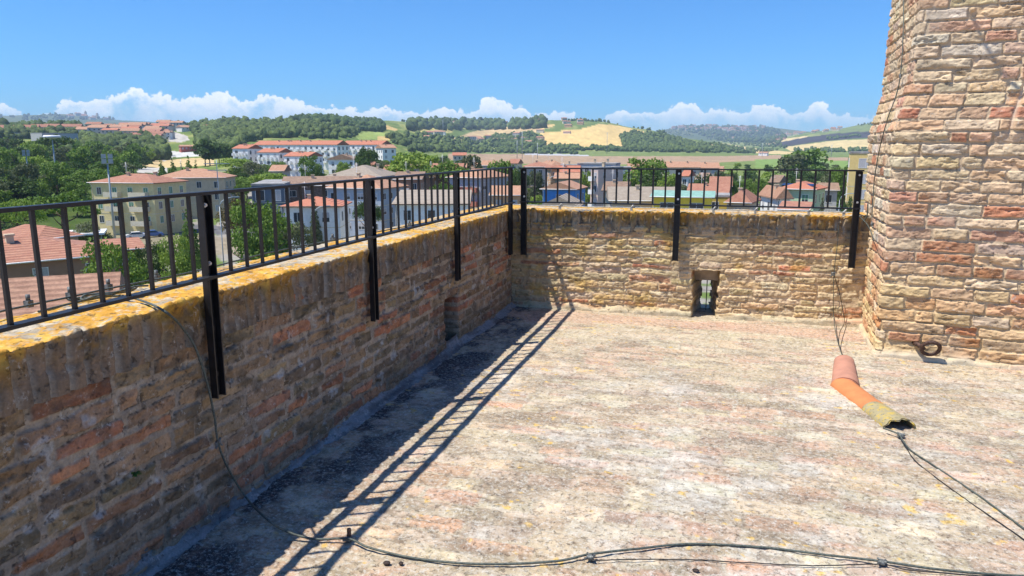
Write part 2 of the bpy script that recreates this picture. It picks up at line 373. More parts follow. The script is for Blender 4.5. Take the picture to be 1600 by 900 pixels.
# ---------------------------------------------------------------- long parapet (in shade)
def build_long_parapet():
    y0, y1 = -1.0, YB+0.02; st = 0.0052
    nu, nv = int((y1-y0)/st), int((CAPZ+0.05+0.03)/st)
    U, W = np.meshgrid(np.linspace(y0, y1, nu), np.linspace(-0.03, CAPZ+0.05, nv), indexing='ij'); u = U.ravel(); v = W.ravel()
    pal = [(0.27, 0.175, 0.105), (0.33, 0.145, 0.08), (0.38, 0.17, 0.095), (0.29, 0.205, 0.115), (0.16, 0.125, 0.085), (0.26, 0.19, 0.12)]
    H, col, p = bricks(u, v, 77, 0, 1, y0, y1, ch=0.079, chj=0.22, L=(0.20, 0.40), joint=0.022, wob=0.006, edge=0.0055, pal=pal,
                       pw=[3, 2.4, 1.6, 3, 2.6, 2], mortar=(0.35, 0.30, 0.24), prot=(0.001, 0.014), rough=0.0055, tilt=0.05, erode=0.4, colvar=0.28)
    crev = np.exp(-((p-0.35)/0.3)**2)*sstep(-0.05, 0.3, fbm(u*9, v*14, 79, 4)); col = lerp(col, np.array([0.05, 0.042, 0.034])[None]*np.ones((len(u), 1)), crev*0.9); H = H-crev*0.006
    g = fbm(u*2.2, v*4, 81, 5)
    smear = sstep(0.02, 0.5, g)                                       # mortar smeared over the bricks
    col = lerp(col, np.array([0.28, 0.225, 0.165])[None]*(1+fbm(u*30, v*30, 82, 3)*0.4)[:, None], smear*0.26)
    H = H*(1-0.5*smear)
    black = sstep(0.1, 0.45, fbm(u*9, v*12, 83, 5))
    col = lerp(col, np.array([0.075, 0.065, 0.05])[None]*np.ones((len(u), 1)), black*0.55)
    hole = sstep(0.52, 0.66, fbm(u*10+4, v*15, 84, 3)); H = H-hole*0.022
    white = sstep(0.42, 0.6, fbm(u*12, v*12, 85, 4)); col = lerp(col, np.array([0.46, 0.47, 0.46])[None]*np.ones((len(u), 1)), white*0.5)
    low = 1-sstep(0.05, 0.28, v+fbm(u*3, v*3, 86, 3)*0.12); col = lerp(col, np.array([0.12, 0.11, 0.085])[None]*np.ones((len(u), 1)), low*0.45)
    # loophole (blind, bricked behind): deep recess
    yc, hw, zt = 5.44, 0.15, 0.43
    rec = (1-sstep(hw-0.012, hw+0.004, np.abs(u-yc+fbm(v*9, u*0, 87, 2)*0.015)))*(1-sstep(zt-0.012, zt+0.006, v))
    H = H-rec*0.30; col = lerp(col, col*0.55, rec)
    X = XW + H + (0.10-v)*0.02
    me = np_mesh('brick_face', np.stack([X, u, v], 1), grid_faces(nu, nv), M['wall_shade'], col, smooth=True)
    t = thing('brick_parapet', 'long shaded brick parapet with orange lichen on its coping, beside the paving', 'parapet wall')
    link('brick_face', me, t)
    mb = MB(); mb.box(XW-0.43, XW-0.34, y0, YB+0.6, -2.0, CAPZ); mb.box(XW-0.34, XW-0.03, y0, 5.2, -2.0, CAPZ); mb.box(XW-0.34, XW-0.03, 5.68, YB+0.6, -2.0, CAPZ); mb.box(XW-0.34, XW-0.03, 5.2, 5.68, 0.5, CAPZ)
    mb.build('brick_core', M['plainmasonry'], t)
    return t
def coping_mesh(name, L0, L1, thick, frame, seed, lip, sunny, z0=CAPZ-0.02, z1=1.0, st=0.0075):
    """frame(s, a, z) -> xyz ; a = 0 at the inner face, positive outward"""
    ns = int((L1-L0)/st)
    prof = [(0.0, z0)]; k = 16
    for i in range(1, k): prof.append((0.0, z0+(z1-0.006-z0)*i/k))
    for i in range(6): t = i/5*math.pi/2; prof.append((0.006*(1-math.cos(t)), z1-0.006+0.006*math.sin(t)))
    k = int(thick/0.0085)
    for i in range(1, k): prof.append((0.012+(thick-0.024)*i/k, z1))
    for i in range(6): t = i/5*math.pi/2; prof.append((thick-0.012+0.012*math.sin(t), z1-0.012+0.012*math.cos(t)))
    prof.append((thick, z0-0.1))
    prof = np.array(prof); npf = len(prof)
    tl = np.concatenate([[0], np.cumsum(np.hypot(*np.diff(prof, axis=0).T))])
    nrm = np.zeros_like(prof); dd = np.gradient(prof, axis=0); nrm[:, 0] = -dd[:, 1]; nrm[:, 1] = dd[:, 0]; nrm /= np.linalg.norm(nrm, axis=1)[:, None]+1e-9
    S, T = np.meshgrid(np.linspace(L0, L1, ns), np.arange(npf), indexing='ij'); s = S.ravel(); ti = T.ravel(); tt = tl[ti]
    hgt = z1-z0; onface = 1-sstep(hgt-0.03, hgt, tt); ontop = sstep(hgt-0.012, hgt+0.006, tt)
    rg = np.random.default_rng(seed); wd = rg.uniform(0.062, 0.095, int((L1-L0)/0.062)+4); b = L0-0.05+np.concatenate([[0], np.cumsum(wd)])
    ss = s+fbm(s*6, tt*9, seed, 2)*0.006
    bi = np.clip(np.searchsorted(b, ss)-1, 0, len(wd)-1); d = np.minimum(ss-b[bi], b[bi+1]-ss)
    gro = 1-sstep(0.003, 0.016, d)
    pr = rg.uniform(-0.012, 0.008, len(wd)+1)
    n1 = fbm(s*9, tt*9, seed+1, 5); n2 = fbm(s*40, tt*40, seed+2, 4)
    h = onface*(pr[bi]-gro*0.016+n1*0.010) + n2*0.003 + ontop*(n1*0.006-gro*0.004*(tt < hgt+0.25)+fbm(s*2, tt*2, seed+9, 3)*0.006)
    lipm = np.exp(-((tt-hgt)/0.022)**2); h = h+lipm*(lip*(0.45+0.9*fbm(s*11, tt*2, seed+3, 5, 0.6)-0.5*gro)+n1*0.012) 
    h = h-(1-ontop)*onface*sstep(0.1, 0.5, fbm(s*14, tt*22, seed+4, 4))*0.012
    A = prof[ti, 0]-0*tt; Z = prof[ti, 1]
    A = A+nrm[ti, 0]*h; Z = Z+nrm[ti, 1]*h
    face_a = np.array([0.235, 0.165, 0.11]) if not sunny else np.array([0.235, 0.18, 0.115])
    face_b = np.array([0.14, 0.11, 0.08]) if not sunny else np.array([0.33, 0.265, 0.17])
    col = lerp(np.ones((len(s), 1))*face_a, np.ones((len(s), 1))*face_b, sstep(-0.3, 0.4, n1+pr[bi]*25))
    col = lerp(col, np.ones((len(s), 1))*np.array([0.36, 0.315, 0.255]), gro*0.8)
    strk = sstep(0.05, 0.55, fbm(s*26, tt*3.0, seed+5, 4)); col = lerp(col, col*0.5, strk*0.7)
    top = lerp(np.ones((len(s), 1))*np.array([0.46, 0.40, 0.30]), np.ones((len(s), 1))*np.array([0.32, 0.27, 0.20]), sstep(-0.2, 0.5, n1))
    col = lerp(col, top, ontop)
    col = lerp(col, np.ones((len(s), 1))*np.array([0.13, 0.10, 0.07]), ontop*gro*sstep(-0.1, 0.4, fbm(s*7, tt*14, seed+15, 3))*0.75)
    # crustose orange lichen: thick on top, spilling over the edge in tongues
    ln = 0.8*fbm(s*4.2, tt*7.5, seed+6, 5)+0.5*fbm(s*24, tt*24, seed+7, 4)+0.55*fbm(s*55, tt*55, seed+17, 2)+0.05
    spill = sstep(hgt-0.125, hgt+0.004, tt+fbm(s*10, tt*1.5+3, seed+8, 4)*0.13)
    lich = np.clip(spill*(1-ontop)*sstep(-0.45, 0.25, ln)*0.85+ontop*sstep(-0.16, 0.16, ln+0.12*np.exp(-((tt-hgt)/0.05)**2)), 0, 1)
    lc = lerp(np.ones((len(s), 1))*YEL, np.ones((len(s), 1))*YEL2, sstep(-0.2, 0.5, fbm(s*18, tt*18, seed+11, 4)))
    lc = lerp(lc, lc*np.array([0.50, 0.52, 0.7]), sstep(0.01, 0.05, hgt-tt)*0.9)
    col = lerp(col, lc, lich*0.93)
    P = frame(s, A, Z)
    fc = grid_faces(ns, npf)
    return np_mesh(name, P, fc, M['coping'], np.clip(col, 0.01, 0.9), smooth=True)
par = build_long_parapet()
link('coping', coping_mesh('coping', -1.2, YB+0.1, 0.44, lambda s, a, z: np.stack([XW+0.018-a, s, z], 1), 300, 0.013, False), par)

# mortar fillet along the foot of the long parapet
def build_fillet():
    mb = []; y0, y1 = -1.0, YB; st = 0.012; ns = int((y1-y0)/st); k = 14
    S, T = np.meshgrid(np.linspace(y0, y1, ns), np.linspace(0, 1, k), indexing='ij'); s = S.ravel(); t = T.ravel()
    w = 0.085+0.035*fbm(s*1.6, s*0, 91, 3); h = 0.075+0.03*fbm(s*1.9, s*0+4, 92, 3)
    ang = t*math.pi/2; n = fbm(s*11, t*4, 93, 5)
    x = XW-0.02+w*(1-np.sin(ang)*0.92)+n*0.012; z = h*(1-np.cos(ang))**0.8+n*0.010-0.004
    x = np.where(t <= 0, x+0.015, x); z = np.where(t <= 0, -0.02, z)
    col = lerp(np.ones((len(s), 1))*np.array([0.24, 0.25, 0.255]), np.ones((len(s), 1))*np.array([0.12, 0.12, 0.12]), sstep(-0.2, 0.5, fbm(s*4, t*3, 94, 5)))
    me = np_mesh('mortar_fillet', np.stack([x, s, z], 1), grid_faces(ns, k)[:, ::-1], M['wall_shade'], col, smooth=True)
    link('mortar_fillet', me, par)
build_fillet()

# ---------------------------------------------------------------- end parapet (sunlit) with its loophole
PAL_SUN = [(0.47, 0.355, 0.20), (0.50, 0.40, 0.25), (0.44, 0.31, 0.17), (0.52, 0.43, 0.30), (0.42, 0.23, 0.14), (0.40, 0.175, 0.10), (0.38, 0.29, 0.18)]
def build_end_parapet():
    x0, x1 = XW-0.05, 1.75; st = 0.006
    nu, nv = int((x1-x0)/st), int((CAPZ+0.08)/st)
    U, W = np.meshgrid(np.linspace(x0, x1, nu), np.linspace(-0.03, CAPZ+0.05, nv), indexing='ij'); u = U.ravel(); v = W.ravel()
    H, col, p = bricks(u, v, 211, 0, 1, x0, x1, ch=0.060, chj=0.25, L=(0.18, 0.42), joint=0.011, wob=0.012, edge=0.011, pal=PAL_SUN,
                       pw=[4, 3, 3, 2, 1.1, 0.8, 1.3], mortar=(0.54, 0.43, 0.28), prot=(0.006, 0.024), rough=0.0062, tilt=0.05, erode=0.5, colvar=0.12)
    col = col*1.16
    # patches where the face has been plastered over
    sm = sstep(0.15, 0.6, fbm(u*2.4, v*3.4, 214, 4)); H = H*(1-0.55*sm)
    col = lerp(col, np.array([0.50, 0.405, 0.26])[None]*(1+fbm(u*20, v*20, 215, 3)*0.3)[:, None], sm*0.45)
    # brown stain and lichen under the coping, thicker towards the corner
    drip = sstep(0.56, 0.86, v+fbm(u*3, v*2, 216, 4)*0.16); col = lerp(col, np.array([0.24, 0.185, 0.12])[None]*np.ones((len(u), 1)), drip*0.55)
    cor = (1-sstep(-1.9, -1.2, u+fbm(u*3, v*3, 217, 3)*0.3)); col = lerp(col, np.array([0.20, 0.15, 0.09])[None]*np.ones((len(u), 1)), cor*0.42)
    li = sstep(0.18, 0.5, fbm(u*6, v*10, 218, 5)+0.28*sstep(0.4, 0.9, v)-0.25*sstep(-0.9, 0.4, u)); col = lerp(col, np.array([0.50, 0.33, 0.07])[None]*np.ones((len(u), 1)), li*0.5)
    blk = sstep(0.38, 0.62, fbm(u*9, v*13, 219, 5)); col = lerp(col, np.array([0.14, 0.11, 0.08])[None]*np.ones((len(u), 1)), blk*0.4)
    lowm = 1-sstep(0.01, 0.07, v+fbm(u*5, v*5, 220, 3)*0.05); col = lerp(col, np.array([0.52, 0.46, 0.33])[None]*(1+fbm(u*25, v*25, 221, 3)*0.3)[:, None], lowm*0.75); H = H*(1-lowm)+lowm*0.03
    # splayed loophole
    xc = -0.142; ex = np.abs(u-xc+fbm(v*12, v*0, 222, 2)*0.012)+(_hash(np.floor(v/0.062), np.sign(u-xc), 0, 5)-0.35)*0.038
    zt = 0.455
    q = np.clip((0.132-ex)/(0.132-0.062), 0, 1); qv = 1-sstep(zt-0.01, zt+0.004, v+fbm(u*9, v*0, 223, 2)*0.01)
    dep = sstep(0, 0.25, q)*0.10+q*0.35
    H = np.where((q > 0) & (qv > 0.02), H*0.8-dep*qv, H)
    isop = (ex < 0.060) & (v < 0.325) & (v > 0.0)
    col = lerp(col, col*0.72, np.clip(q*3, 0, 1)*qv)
    fc = grid_faces(nu, nv)
    keep = ~(isop[fc].all(axis=1))
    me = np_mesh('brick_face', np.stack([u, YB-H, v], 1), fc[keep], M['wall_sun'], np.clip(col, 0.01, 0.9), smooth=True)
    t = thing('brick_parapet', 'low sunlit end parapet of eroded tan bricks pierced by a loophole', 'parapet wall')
    link('brick_face', me, t)
    mb = MB(); T0, T1 = YB+0.03, YB+0.44
    mb.box(x0-0.4, xc-0.14, T0, T1, -2, CAPZ); mb.box(xc+0.14, 3.2, T0, T1, -2, CAPZ); mb.box(xc-0.14, xc+0.14, T0, T1, 0.48, CAPZ); mb.box(xc-0.14, xc+0.14, YB+0.03, T1, -2, -0.035)
    # ragged jamb bricks seen through the slot
    for i, z in enumerate(np.arange(0.0, 0.45, 0.063)):
        e = random.uniform(-0.01, 0.014); mb.box(xc-0.139, xc-0.064+e, YB+0.30, YB+0.445, z, z+0.054)
        e = random.uniform(-0.012, 0.016); mb.box(xc+0.062-e, xc+0.139, YB+0.30, YB+0.445, z, z+0.054)
    mb.box(xc-0.1395, xc+0.1395, YB+0.20, YB+0.446, 0.33, 0.478)
    mb.build('brick_core', M['plainmasonry'], t)
    mb = MB(); mb.tube([(xc+0.012, YB+0.36, -0.02), (xc+0.012, YB+0.36, 0.40)], 0.005, 6)
    mb.tube([(xc-0.08, YB+0.36, 0.2), (xc+0.085, YB+0.36, 0.2)], 0.002, 6)
    mb.build('loophole_grille', M['clip'], t)
    return t
par2 = build_end_parapet()
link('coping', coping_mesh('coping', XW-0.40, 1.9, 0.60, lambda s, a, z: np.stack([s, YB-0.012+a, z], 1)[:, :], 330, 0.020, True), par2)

# ---------------------------------------------------------------- turret
TX, TY = 1.216, 6.19
def build_turret():
    FU, LU, ZT = 2.3, 1.6, 3.5; st = 0.0048
    nu, nv = int((FU+LU)/st), int(ZT/st)
    U, W = np.meshgrid(np.linspace(-LU, FU, nu), np.linspace(-0.03, ZT, nv), indexing='ij'); u = U.ravel(); v = W.ravel()
    pal = [(0.60, 0.48, 0.325), (0.64, 0.54, 0.40), (0.58, 0.49, 0.38), (0.58, 0.42, 0.29), (0.52, 0.32, 0.225), (0.45, 0.215, 0.135), (0.60, 0.56, 0.50)]
    H, col, p = bricks(u, v, 412, 0, ZT, -LU, FU, ch=0.089, chj=0.12, L=(0.20, 0.44), joint=0.015, wob=0.006, edge=0.0045, pal=pal,
                       pw=[3.2, 2.8, 2.2, 2.8, 2.3, 1.4, 0.9], mortar=(0.54, 0.455, 0.345), prot=(0.006, 0.020), rough=0.0042, tilt=0.035, erode=0.25, colvar=0.10)
    yl = (1-sstep(0.3, 0.9, v+fbm(u*2, v*2, 413, 3)*0.3))
    col = col*np.array([0.95, 0.91, 0.86]); col = lerp(col, col*np.array([1.06, 0.98, 0.78]), yl*0.8)
    lf = sstep(0.0, -0.05, u)[...]; 
    sm = sstep(0.2, 0.6, fbm(u*2.1, v*2.8, 414, 4)); H = H*(1-0.35*sm); col = lerp(col, np.array([0.54, 0.46, 0.34])[None]*np.ones((len(u), 1)), sm*0.35)
    lowm = 1-sstep(0.0, 0.07, v+fbm(u*5, v*5, 415, 3)*0.05); col = lerp(col, np.array([0.56, 0.50, 0.38])[None]*np.ones((len(u), 1)), lowm*0.8); H = H*(1-lowm)+lowm*0.035
    # course of shadowed, projecting bricks where the batter begins
    band = np.exp(-((v-1.72)/0.05)**2); H = H+band*0.012
    ins = sstep(1.72, 2.14, v)*0.075 + np.clip(v-2.14, 0, 9)*0.02
    seam = np.exp(-((u-0.70+fbm(v*5, v*0, 416, 3)*0.012)/0.013)**2)*sstep(1.62, 1.85, v)
    H = H*(1-seam)-seam*0.006; col = lerp(col, np.array([0.58, 0.46, 0.35])[None]*np.ones((len(u), 1)), seam*0.9)
    fwd = sstep(0.712, 0.728, u)*sstep(1.5, 1.95, v)*0.03; H = H+fwd
    hole = (np.abs(u-0.99) < 0.028) & (np.abs(v-0.88) < 0.035); H = np.where(hole, -0.12, H); col = np.where(hole[:, None], 0.03, col)
    # plan: rounded corner between the two faces, front face turned a little
    ang = math.radians(-6.6); fx, fy = math.cos(ang), math.sin(ang)         # along the front face
    nx, ny = fy, -fx                                                       # its outward normal
    nx, ny = math.sin(ang), -math.cos(ang)
    lx, ly = math.sin(math.radians(4.0)), 1.0                               # along the side face, away from the corner
    w = sstep(-0.03, 0.03, u)
    PX = np.where(u >= 0, TX+u*fx, TX+(-u)*lx*0.75); PY = np.where(u >= 0, TY+u*fy, TY+(-u)*ly)
    NX = (1-w)*(-1)+w*nx; NY = (1-w)*0.05+w*ny; nl = np.hypot(NX, NY); NX /= nl; NY /= nl
    rc = np.exp(-(u/0.02)**2)*0.006
    X = PX+NX*(H-rc)+ins*(1.0); Y = PY+NY*(H-rc)+ins*0.45
    me = np_mesh('brick_face', np.stack([X, Y, v], 1), grid_faces(nu, nv), M['turret'], np.clip(col, 0.01, 0.9), smooth=True)
    t = thing('brick_turret', 'tall battered brick turret rising from the terrace beside the end parapet', 'turret')
    link('brick_face', me, t)
    mb = MB(); mb.quad([(TX+0.2, TY+0.2, -0.9), (TX+3.0, TY-0.1, -0.9), (TX+3.0, TY-0.1, 3.44), (TX+0.2, TY+0.2, 3.44)])
    mb.box(TX+0.25, TX+2.5, TY+0.3, TY+1.6, -2, 3.46)
    mb.build('brick_core', M['plainmasonry'], t)
    return t
build_turret()
# ================================================================== RAILINGS
def post_part(parent, cx, cy, along, z0=0.56, z1=1.418):
    """U channel post, open towards the terrace; along = 'y' or 'x' is the run of the railing"""
    def P(a, b, z): return (cx+b, cy+a, z) if along == 'y' else (cx+a, cy-b, z)
    mb = MB()
    def bx(a0, a1, b0, b1, q0, q1):
        c = [P(a0, b0, q0), P(a1, b1, q1)]
        mb.box(min(c[0][0], c[1][0]), max(c[0][0], c[1][0]), min(c[0][1], c[1][1]), max(c[0][1], c[1][1]), q0, q1)
    bx(-0.022, 0.022, -0.030, -0.025, z0, z1)
    bx(-0.028, -0.022, -0.030, 0.002, z0, z1-0.002); bx(0.022, 0.028, -0.030, 0.002, z0, z1-0.002)
    o = mb.build('post', M['iron'], parent)
    for z in (1.375, 1.135):
        b = MB(); c = Vector(P(0.004, -0.022, z)); n = Vector((1, 0, 0)) if along == 'y' else Vector((0, -1, 0))
        b.tube([c, c+n*0.009], 0.0105, 6, smooth=False); b.tube([c+n*0.009, c+n*0.015], 0.006, 8)
        b.build('bolt', M['bolt'], o)
    for z in (0.66, 0.86):
        b = MB(); c = Vector(P(0.0, -0.022, z)); n = Vector((1, 0, 0)) if along == 'y' else Vector((0, -1, 0))
        b.tube([c, c+n*0.008], 0.010, 6, smooth=False); b.build('anchor_bolt', M['iron'], o)
RX = -2.018
rail1 = thing('iron_railing', 'black iron railing bolted along the long shaded parapet', 'railing', (0, 0, 0))
mb = MB(); mb.box(RX-0.020, RX+0.020, -0.46, 7.06, 1.419, 1.432); mb.build('top_rail', M['iron'], rail1)
mb = MB(); mb.box(RX-0.020, RX+0.020, -0.46, 7.055, 1.076, 1.088); mb.build('bottom_rail', M['iron'], rail1)
posts = [-0.42, 1.06, 2.545, 4.02, 5.50, 7.02]
for y in posts: post_part(rail1, RX-0.005, y, 'y')
for a, b in zip(posts[:-1], posts[1:]):
    for i in range(12):
        y = a+(b-a)*(i+1)/13; mb = MB(); mb.box(RX-0.0062, RX+0.0062, y-0.0062, y+0.0062, 1.088, 1.419, M=Matrix.Translation((RX, y, 1.25)) @ Matrix.Rotation(random.uniform(-.004, .004), 4, 'X') @ Matrix.Rotation(random.uniform(-.2, .2), 4, 'Z') @ Matrix.Translation((-RX, -y, -1.25))); mb.build('baluster', M['iron'], rail1)
RY = 7.135
rail2 = thing('iron_railing', 'black iron railing bolted along the sunlit end parapet', 'railing', (0, 0, 0))
mb = MB(); mb.box(-1.975, 1.16, RY-0.020, RY+0.020, 1.4085, 1.4215); mb.build('top_rail', M['iron'], rail2)
mb = MB(); mb.box(-1.97, 1.155, RY-0.020, RY+0.020, 1.076, 1.088); mb.build('bottom_rail', M['iron'], rail2)
posts = [-1.935, -0.43, 1.125]
for x in posts: post_part(rail2, x, RY-0.005, 'x', 0.545, 1.408)
for a, b in zip(posts[:-1], posts[1:]):
    n = 12
    for i in range(n):
        x = a+(b-a)*(i+1)/(n+1); mb = MB(); mb.box(x-0.008, x+0.008, RY-0.006, RY+0.006, 1.088, 1.4085); mb.build('baluster', M['iron'], rail2)

# ================================================================== CABLES
def smooth_path(pts, n=10, jit=0.0, seed=0):
    pts = [Vector(p) for p in pts]; P = [pts[0]*2-pts[1]]+pts+[pts[-1]*2-pts[-2]]; out = []
    rg = random.Random(seed)
    for i in range(1, len(P)-2):
        a, b, c, d = P[i-1:i+3]
        for k in range(n):
            t = k/n; q = 0.5*((2*b)+(c-a)*t+(2*a-5*b+4*c-d)*t*t+(3*b-a-3*c+d)*t**3)
            out.append(q+Vector((rg.uniform(-jit, jit), rg.uniform(-jit, jit), rg.uniform(0, jit))))
    out.append(pts[-1]); return out
def clipobj(name, loc, r, parent, n, axis=(0, 0, 1)):
    """small rough two-plate cable clamp"""
    b = MB(); c = Vector(loc); a = Vector(axis).normalized(); s = a.orthogonal().normalized(); t = a.cross(s)
    b.tube([c-a*r*0.5, c-a*r*0.15, c+a*r*0.25, c+a*r*0.5], [r*0.75, r*1.0, r*0.85, r*0.5], 7, smooth=False)
    b.tube([c-s*r*1.5, c+s*r*1.4], r*0.32, 6, smooth=False); b.tube([c-t*r*1.2+a*r*.4, c+t*r*1.2+a*r*.4], r*0.25, 6, smooth=False)
    return b.build(name, M['clip'], parent)
def P0(x, y, z=0.02): return onz(x, y, z)
XC = XW+0.05
main_pts = [onz(60, 487, 1.025), onz(130, 470, 1.02), onz(185, 462, 1.02), onz(222, 470, 1.015), onz(258, 487, 1.01), onx(285, 512, XC), onx(306, 545, XC), onx(324, 600, XC), onx(335, 650, XC), onx(341, 692, XC+0.005),
            onx(357, 733, XC+0.02), onx(385, 778, XC+0.05), P0(418, 812, 0.10), P0(447, 830, 0.045), P0(490, 842, 0.018), P0(545, 842, 0.025), P0(575, 855, 0.016), P0(640, 871, 0.008), P0(720, 880, 0.007), P0(800, 881, 0.007), P0(875, 876, 0.008), P0(922, 866, 0.012),
            P0(1000, 857, 0.008), P0(1080, 850, 0.007), P0(1190, 855, 0.007), P0(1290, 867, 0.008), P0(1378, 877, 0.012), P0(1460, 889, 0.008), P0(1560, 898, 0.007), P0(1720, 905, 0.012)]
t = thing('conductor_cable', 'thick grey cable draped over the parapet and across the near paving', 'cable')
mb = MB(); mb.tube(smooth_path(main_pts, 12, 0.0004), 0.0048, 8); mb.build('cable_run', M['cable'], t)
clipobj('cable_clamp', onx(341, 692, XC), 0.017, t, 0, (1, 0, 0))
for q in ((545, 842), (922, 870), (1378, 878)): 
    p = P0(*q, 0.014); clipobj('cable_clamp', p, 0.017, t, 0)
b = MB(); p = P0(546, 845, 0.0); b.tube([p, p+np.array([0, 0, 0.055])], 0.009, 6, smooth=False); b.build('clamp_stud', M['rust'], t)
# thin second wire across the paving
t = thing('thin_wire', 'thin black wire lying along the thick cable at the front', 'wire')
w = [P0(925, 876, 0.008), P0(1000, 874, 0.006), P0(1090, 875, 0.006), P0(1160, 879, 0.006), P0(1270, 884, 0.006), P0(1375, 882, 0.008), P0(1430, 892, 0.006), P0(1600, 905, 0.006)]
mb = MB(); mb.tube(smooth_path(w, 12, 0.0012, 4), 0.0023, 6); mb.build('wire_run', M['wire'], t)
# conductor along the coping tops
t = thing('coping_conductor', 'dark cable running on small saddles along the outer edge of the coping', 'cable')
pts = [onz(-60, 505, 1.03), onz(0, 487, 1.03), onz(100, 466, 1.03), onz(190, 447, 1.03), onz(300, 425, 1.03), onz(430, 393, 1.03), onz(560, 368, 1.03), onz(700, 341, 1.03), onz(790, 323, 1.03)]
mb = MB(); mb.tube(smooth_path(pts, 10, 0.0008, 5), 0.0042, 7); mb.build('cable_run', M['cable'], t)
for q in ((45, 478), (110, 465), (170, 452), (245, 437), (385, 405), (520, 376), (640, 353)):
    p = onz(*q, 1.0); mb = MB(); mb.box(p[0]-0.012, p[0]+0.012, p[1]-0.012, p[1]+0.012, 0.995, 1.022); mb.tube([p+np.array([0, 0, .02]), p+np.array([0, 0, .045])], 0.008, 6); mb.build('cable_saddle', M['clip'], t)
t = thing('coping_conductor', 'pale cable on small saddles along the end parapet coping', 'cable')
pts = [(-2.1, 7.30, 1.04), (-1.2, 7.31, 1.032), (-0.4, 7.30, 1.036), (0.4, 7.31, 1.03), (1.05, 7.29, 1.034), (1.22, 7.2, 1.01)]
mb = MB(); mb.tube(smooth_path(pts, 10, 0.001, 6), 0.0045, 7); mb.build('cable_run', M['palecable'], t)
for x in (-1.6, -0.88, -0.1, 0.28, 0.75, 1.05):
    mb = MB(); mb.box(x-0.011, x+0.011, 7.29, 7.32, 0.995, 1.03); mb.tube([(x-0.012, 7.305, 1.025), (x+0.02, 7.30, 1.062)], 0.008, 6); mb.build('cable_saddle', M['palecable'], t)
# loose coil of cable on the coping near the viewer
t = thing('cable_tangle', 'tangle of green grey cable lying on the lichen coping behind the balusters', 'cable')
mb = MB()
for k in range(3):
    c = onz(168+k*9, 458+k*3, 1.02); pts = [c+np.array([0.035*math.sin(a*1.0+k), 0.16*math.cos(a*0.7+k), 0.012*k+0.006*math.sin(3*a)]) for a in np.linspace(0, 5.2, 9)]
    mb.tube(smooth_path(pts, 6), 0.0042, 6)
mb.build('coil', M['cable'], t)
# wires on the end parapet, beside the last post
YW = YB-0.045
t = thing('hanging_wire', 'two thin wires hanging down the end parapet to the first roof tile', 'wire')
mb = MB()
mb.tube(smooth_path([ony(1312, 338, YB-0.02), ony(1311, 350, YW), ony(1308, 385, YW), ony(1303, 428, YW), ony(1302, 470, YW), ony(1303, 500, YW-0.03), onz(1308, 530, 0.05), onz(1316, 556, 0.035), onz(1320, 566, 0.03)], 8), 0.0032, 6)
mb.build('wire_run', M['cable'], t)
mb = MB()
mb.tube(smooth_path([ony(1303, 430, YW), ony(1311, 455, YW), ony(1318, 490, YW), ony(1319, 505, YW-0.04), onz(1312, 520, 0.06), onz(1311, 538, 0.04), onz(1317, 556, 0.03)], 8), 0.0032, 6)
mb.build('wire_run', M['wire'], t)
clipobj('wire_clamp', ony(1302, 428, YW), 0.02, t, 0, (0, 1, 0))
# cable up the turret
XT = TX-0.06
def ont(x, y): return ony(x, y, 6.55)
t = thing('turret_cable', 'thin dark cable running up the corner of the brick turret', 'cable')
pts = [(1414, -30, 0.05), (1412, 5, 0.05), (1411, 62, 0.05), (1407, 117, 0.05), (1400, 150, 0.04), (1388, 182, 0.02), (1378, 218, 0), (1372, 245, 0), (1366, 282, 0), (1364, 312, 0), (1362, 350, 0)]
def on_side(x, y):
    X = TX
    for _ in range(12):
        p = onx(x, y, X); z = p[2]; tt_ = min(max((z-1.72)/0.42, 0), 1)
        X = TX+(p[1]-TY)*0.052+tt_*tt_*(3-2*tt_)*0.075+max(z-2.14, 0)*0.02-0.030-0.012*math.exp(-((z-1.72)/0.05)**2)
    return p
mb = MB(); mb.tube(smooth_path([on_side(x, y) for x, y, d in pts], 8), 0.0042, 7); mb.build('cable_run', M['cable'], t)
clipobj('cable_clamp', on_side(1407, 119), 0.018, t, 0, (1, 0, 0)); clipobj('cable_clamp', onx(1363, 351, TX-0.03), 0.02, t, 0, (1, 0, 0))
t = thing('tangled_wire', 'short twisted wire between the last railing post and the turret', 'wire')
mb = MB(); mb.tube(smooth_path([ony(1343, 338, 7.1), ony(1350, 345, 7.0), ony(1356, 352, 6.95), onx(1362, 365, TX-0.03), onx(1366, 376, TX-0.03)], 8), 0.004, 6)
mb.tube(smooth_path([ony(1356, 318, 7.0), ony(1355, 335, 7.0), ony(1350, 346, 7.02)], 8), 0.0055, 6); mb.build('wire_run', M['cable'], t)
# wires from the last roof tile out across the paving
t = thing('thick_wire', 'grey green wire leaving the lichen covered roof tile across the paving', 'wire')
mb = MB(); mb.tube(smooth_path([onz(1380, 669, 0.03), onz(1403, 678, 0.03), onz(1412, 690, 0.015), onz(1425, 705, 0.008), onz(1460, 728, 0.007), onz(1530, 775, 0.007), onz(1600, 826, 0.007), onz(1680, 885, 0.007)], 10), 0.0045, 7); mb.build('wire_run', M['cable'], t)
clipobj('wire_clamp', onz(1408, 680, 0.02), 0.02, t, 0)
t = thing('black_wire', 'thin black wire leaving the lichen covered roof tile across the paving', 'wire')
mb = MB(); mb.tube(smooth_path([onz(1405, 681, 0.02), onz(1416, 700, 0.006), onz(1432, 722, 0.005), onz(1470, 752, 0.005), onz(1520, 788, 0.005), onz(1600, 843, 0.005), onz(1680, 900, 0.008)], 10, 0.0008, 2), 0.0028, 6); mb.build('wire_run', M['wire'], t)

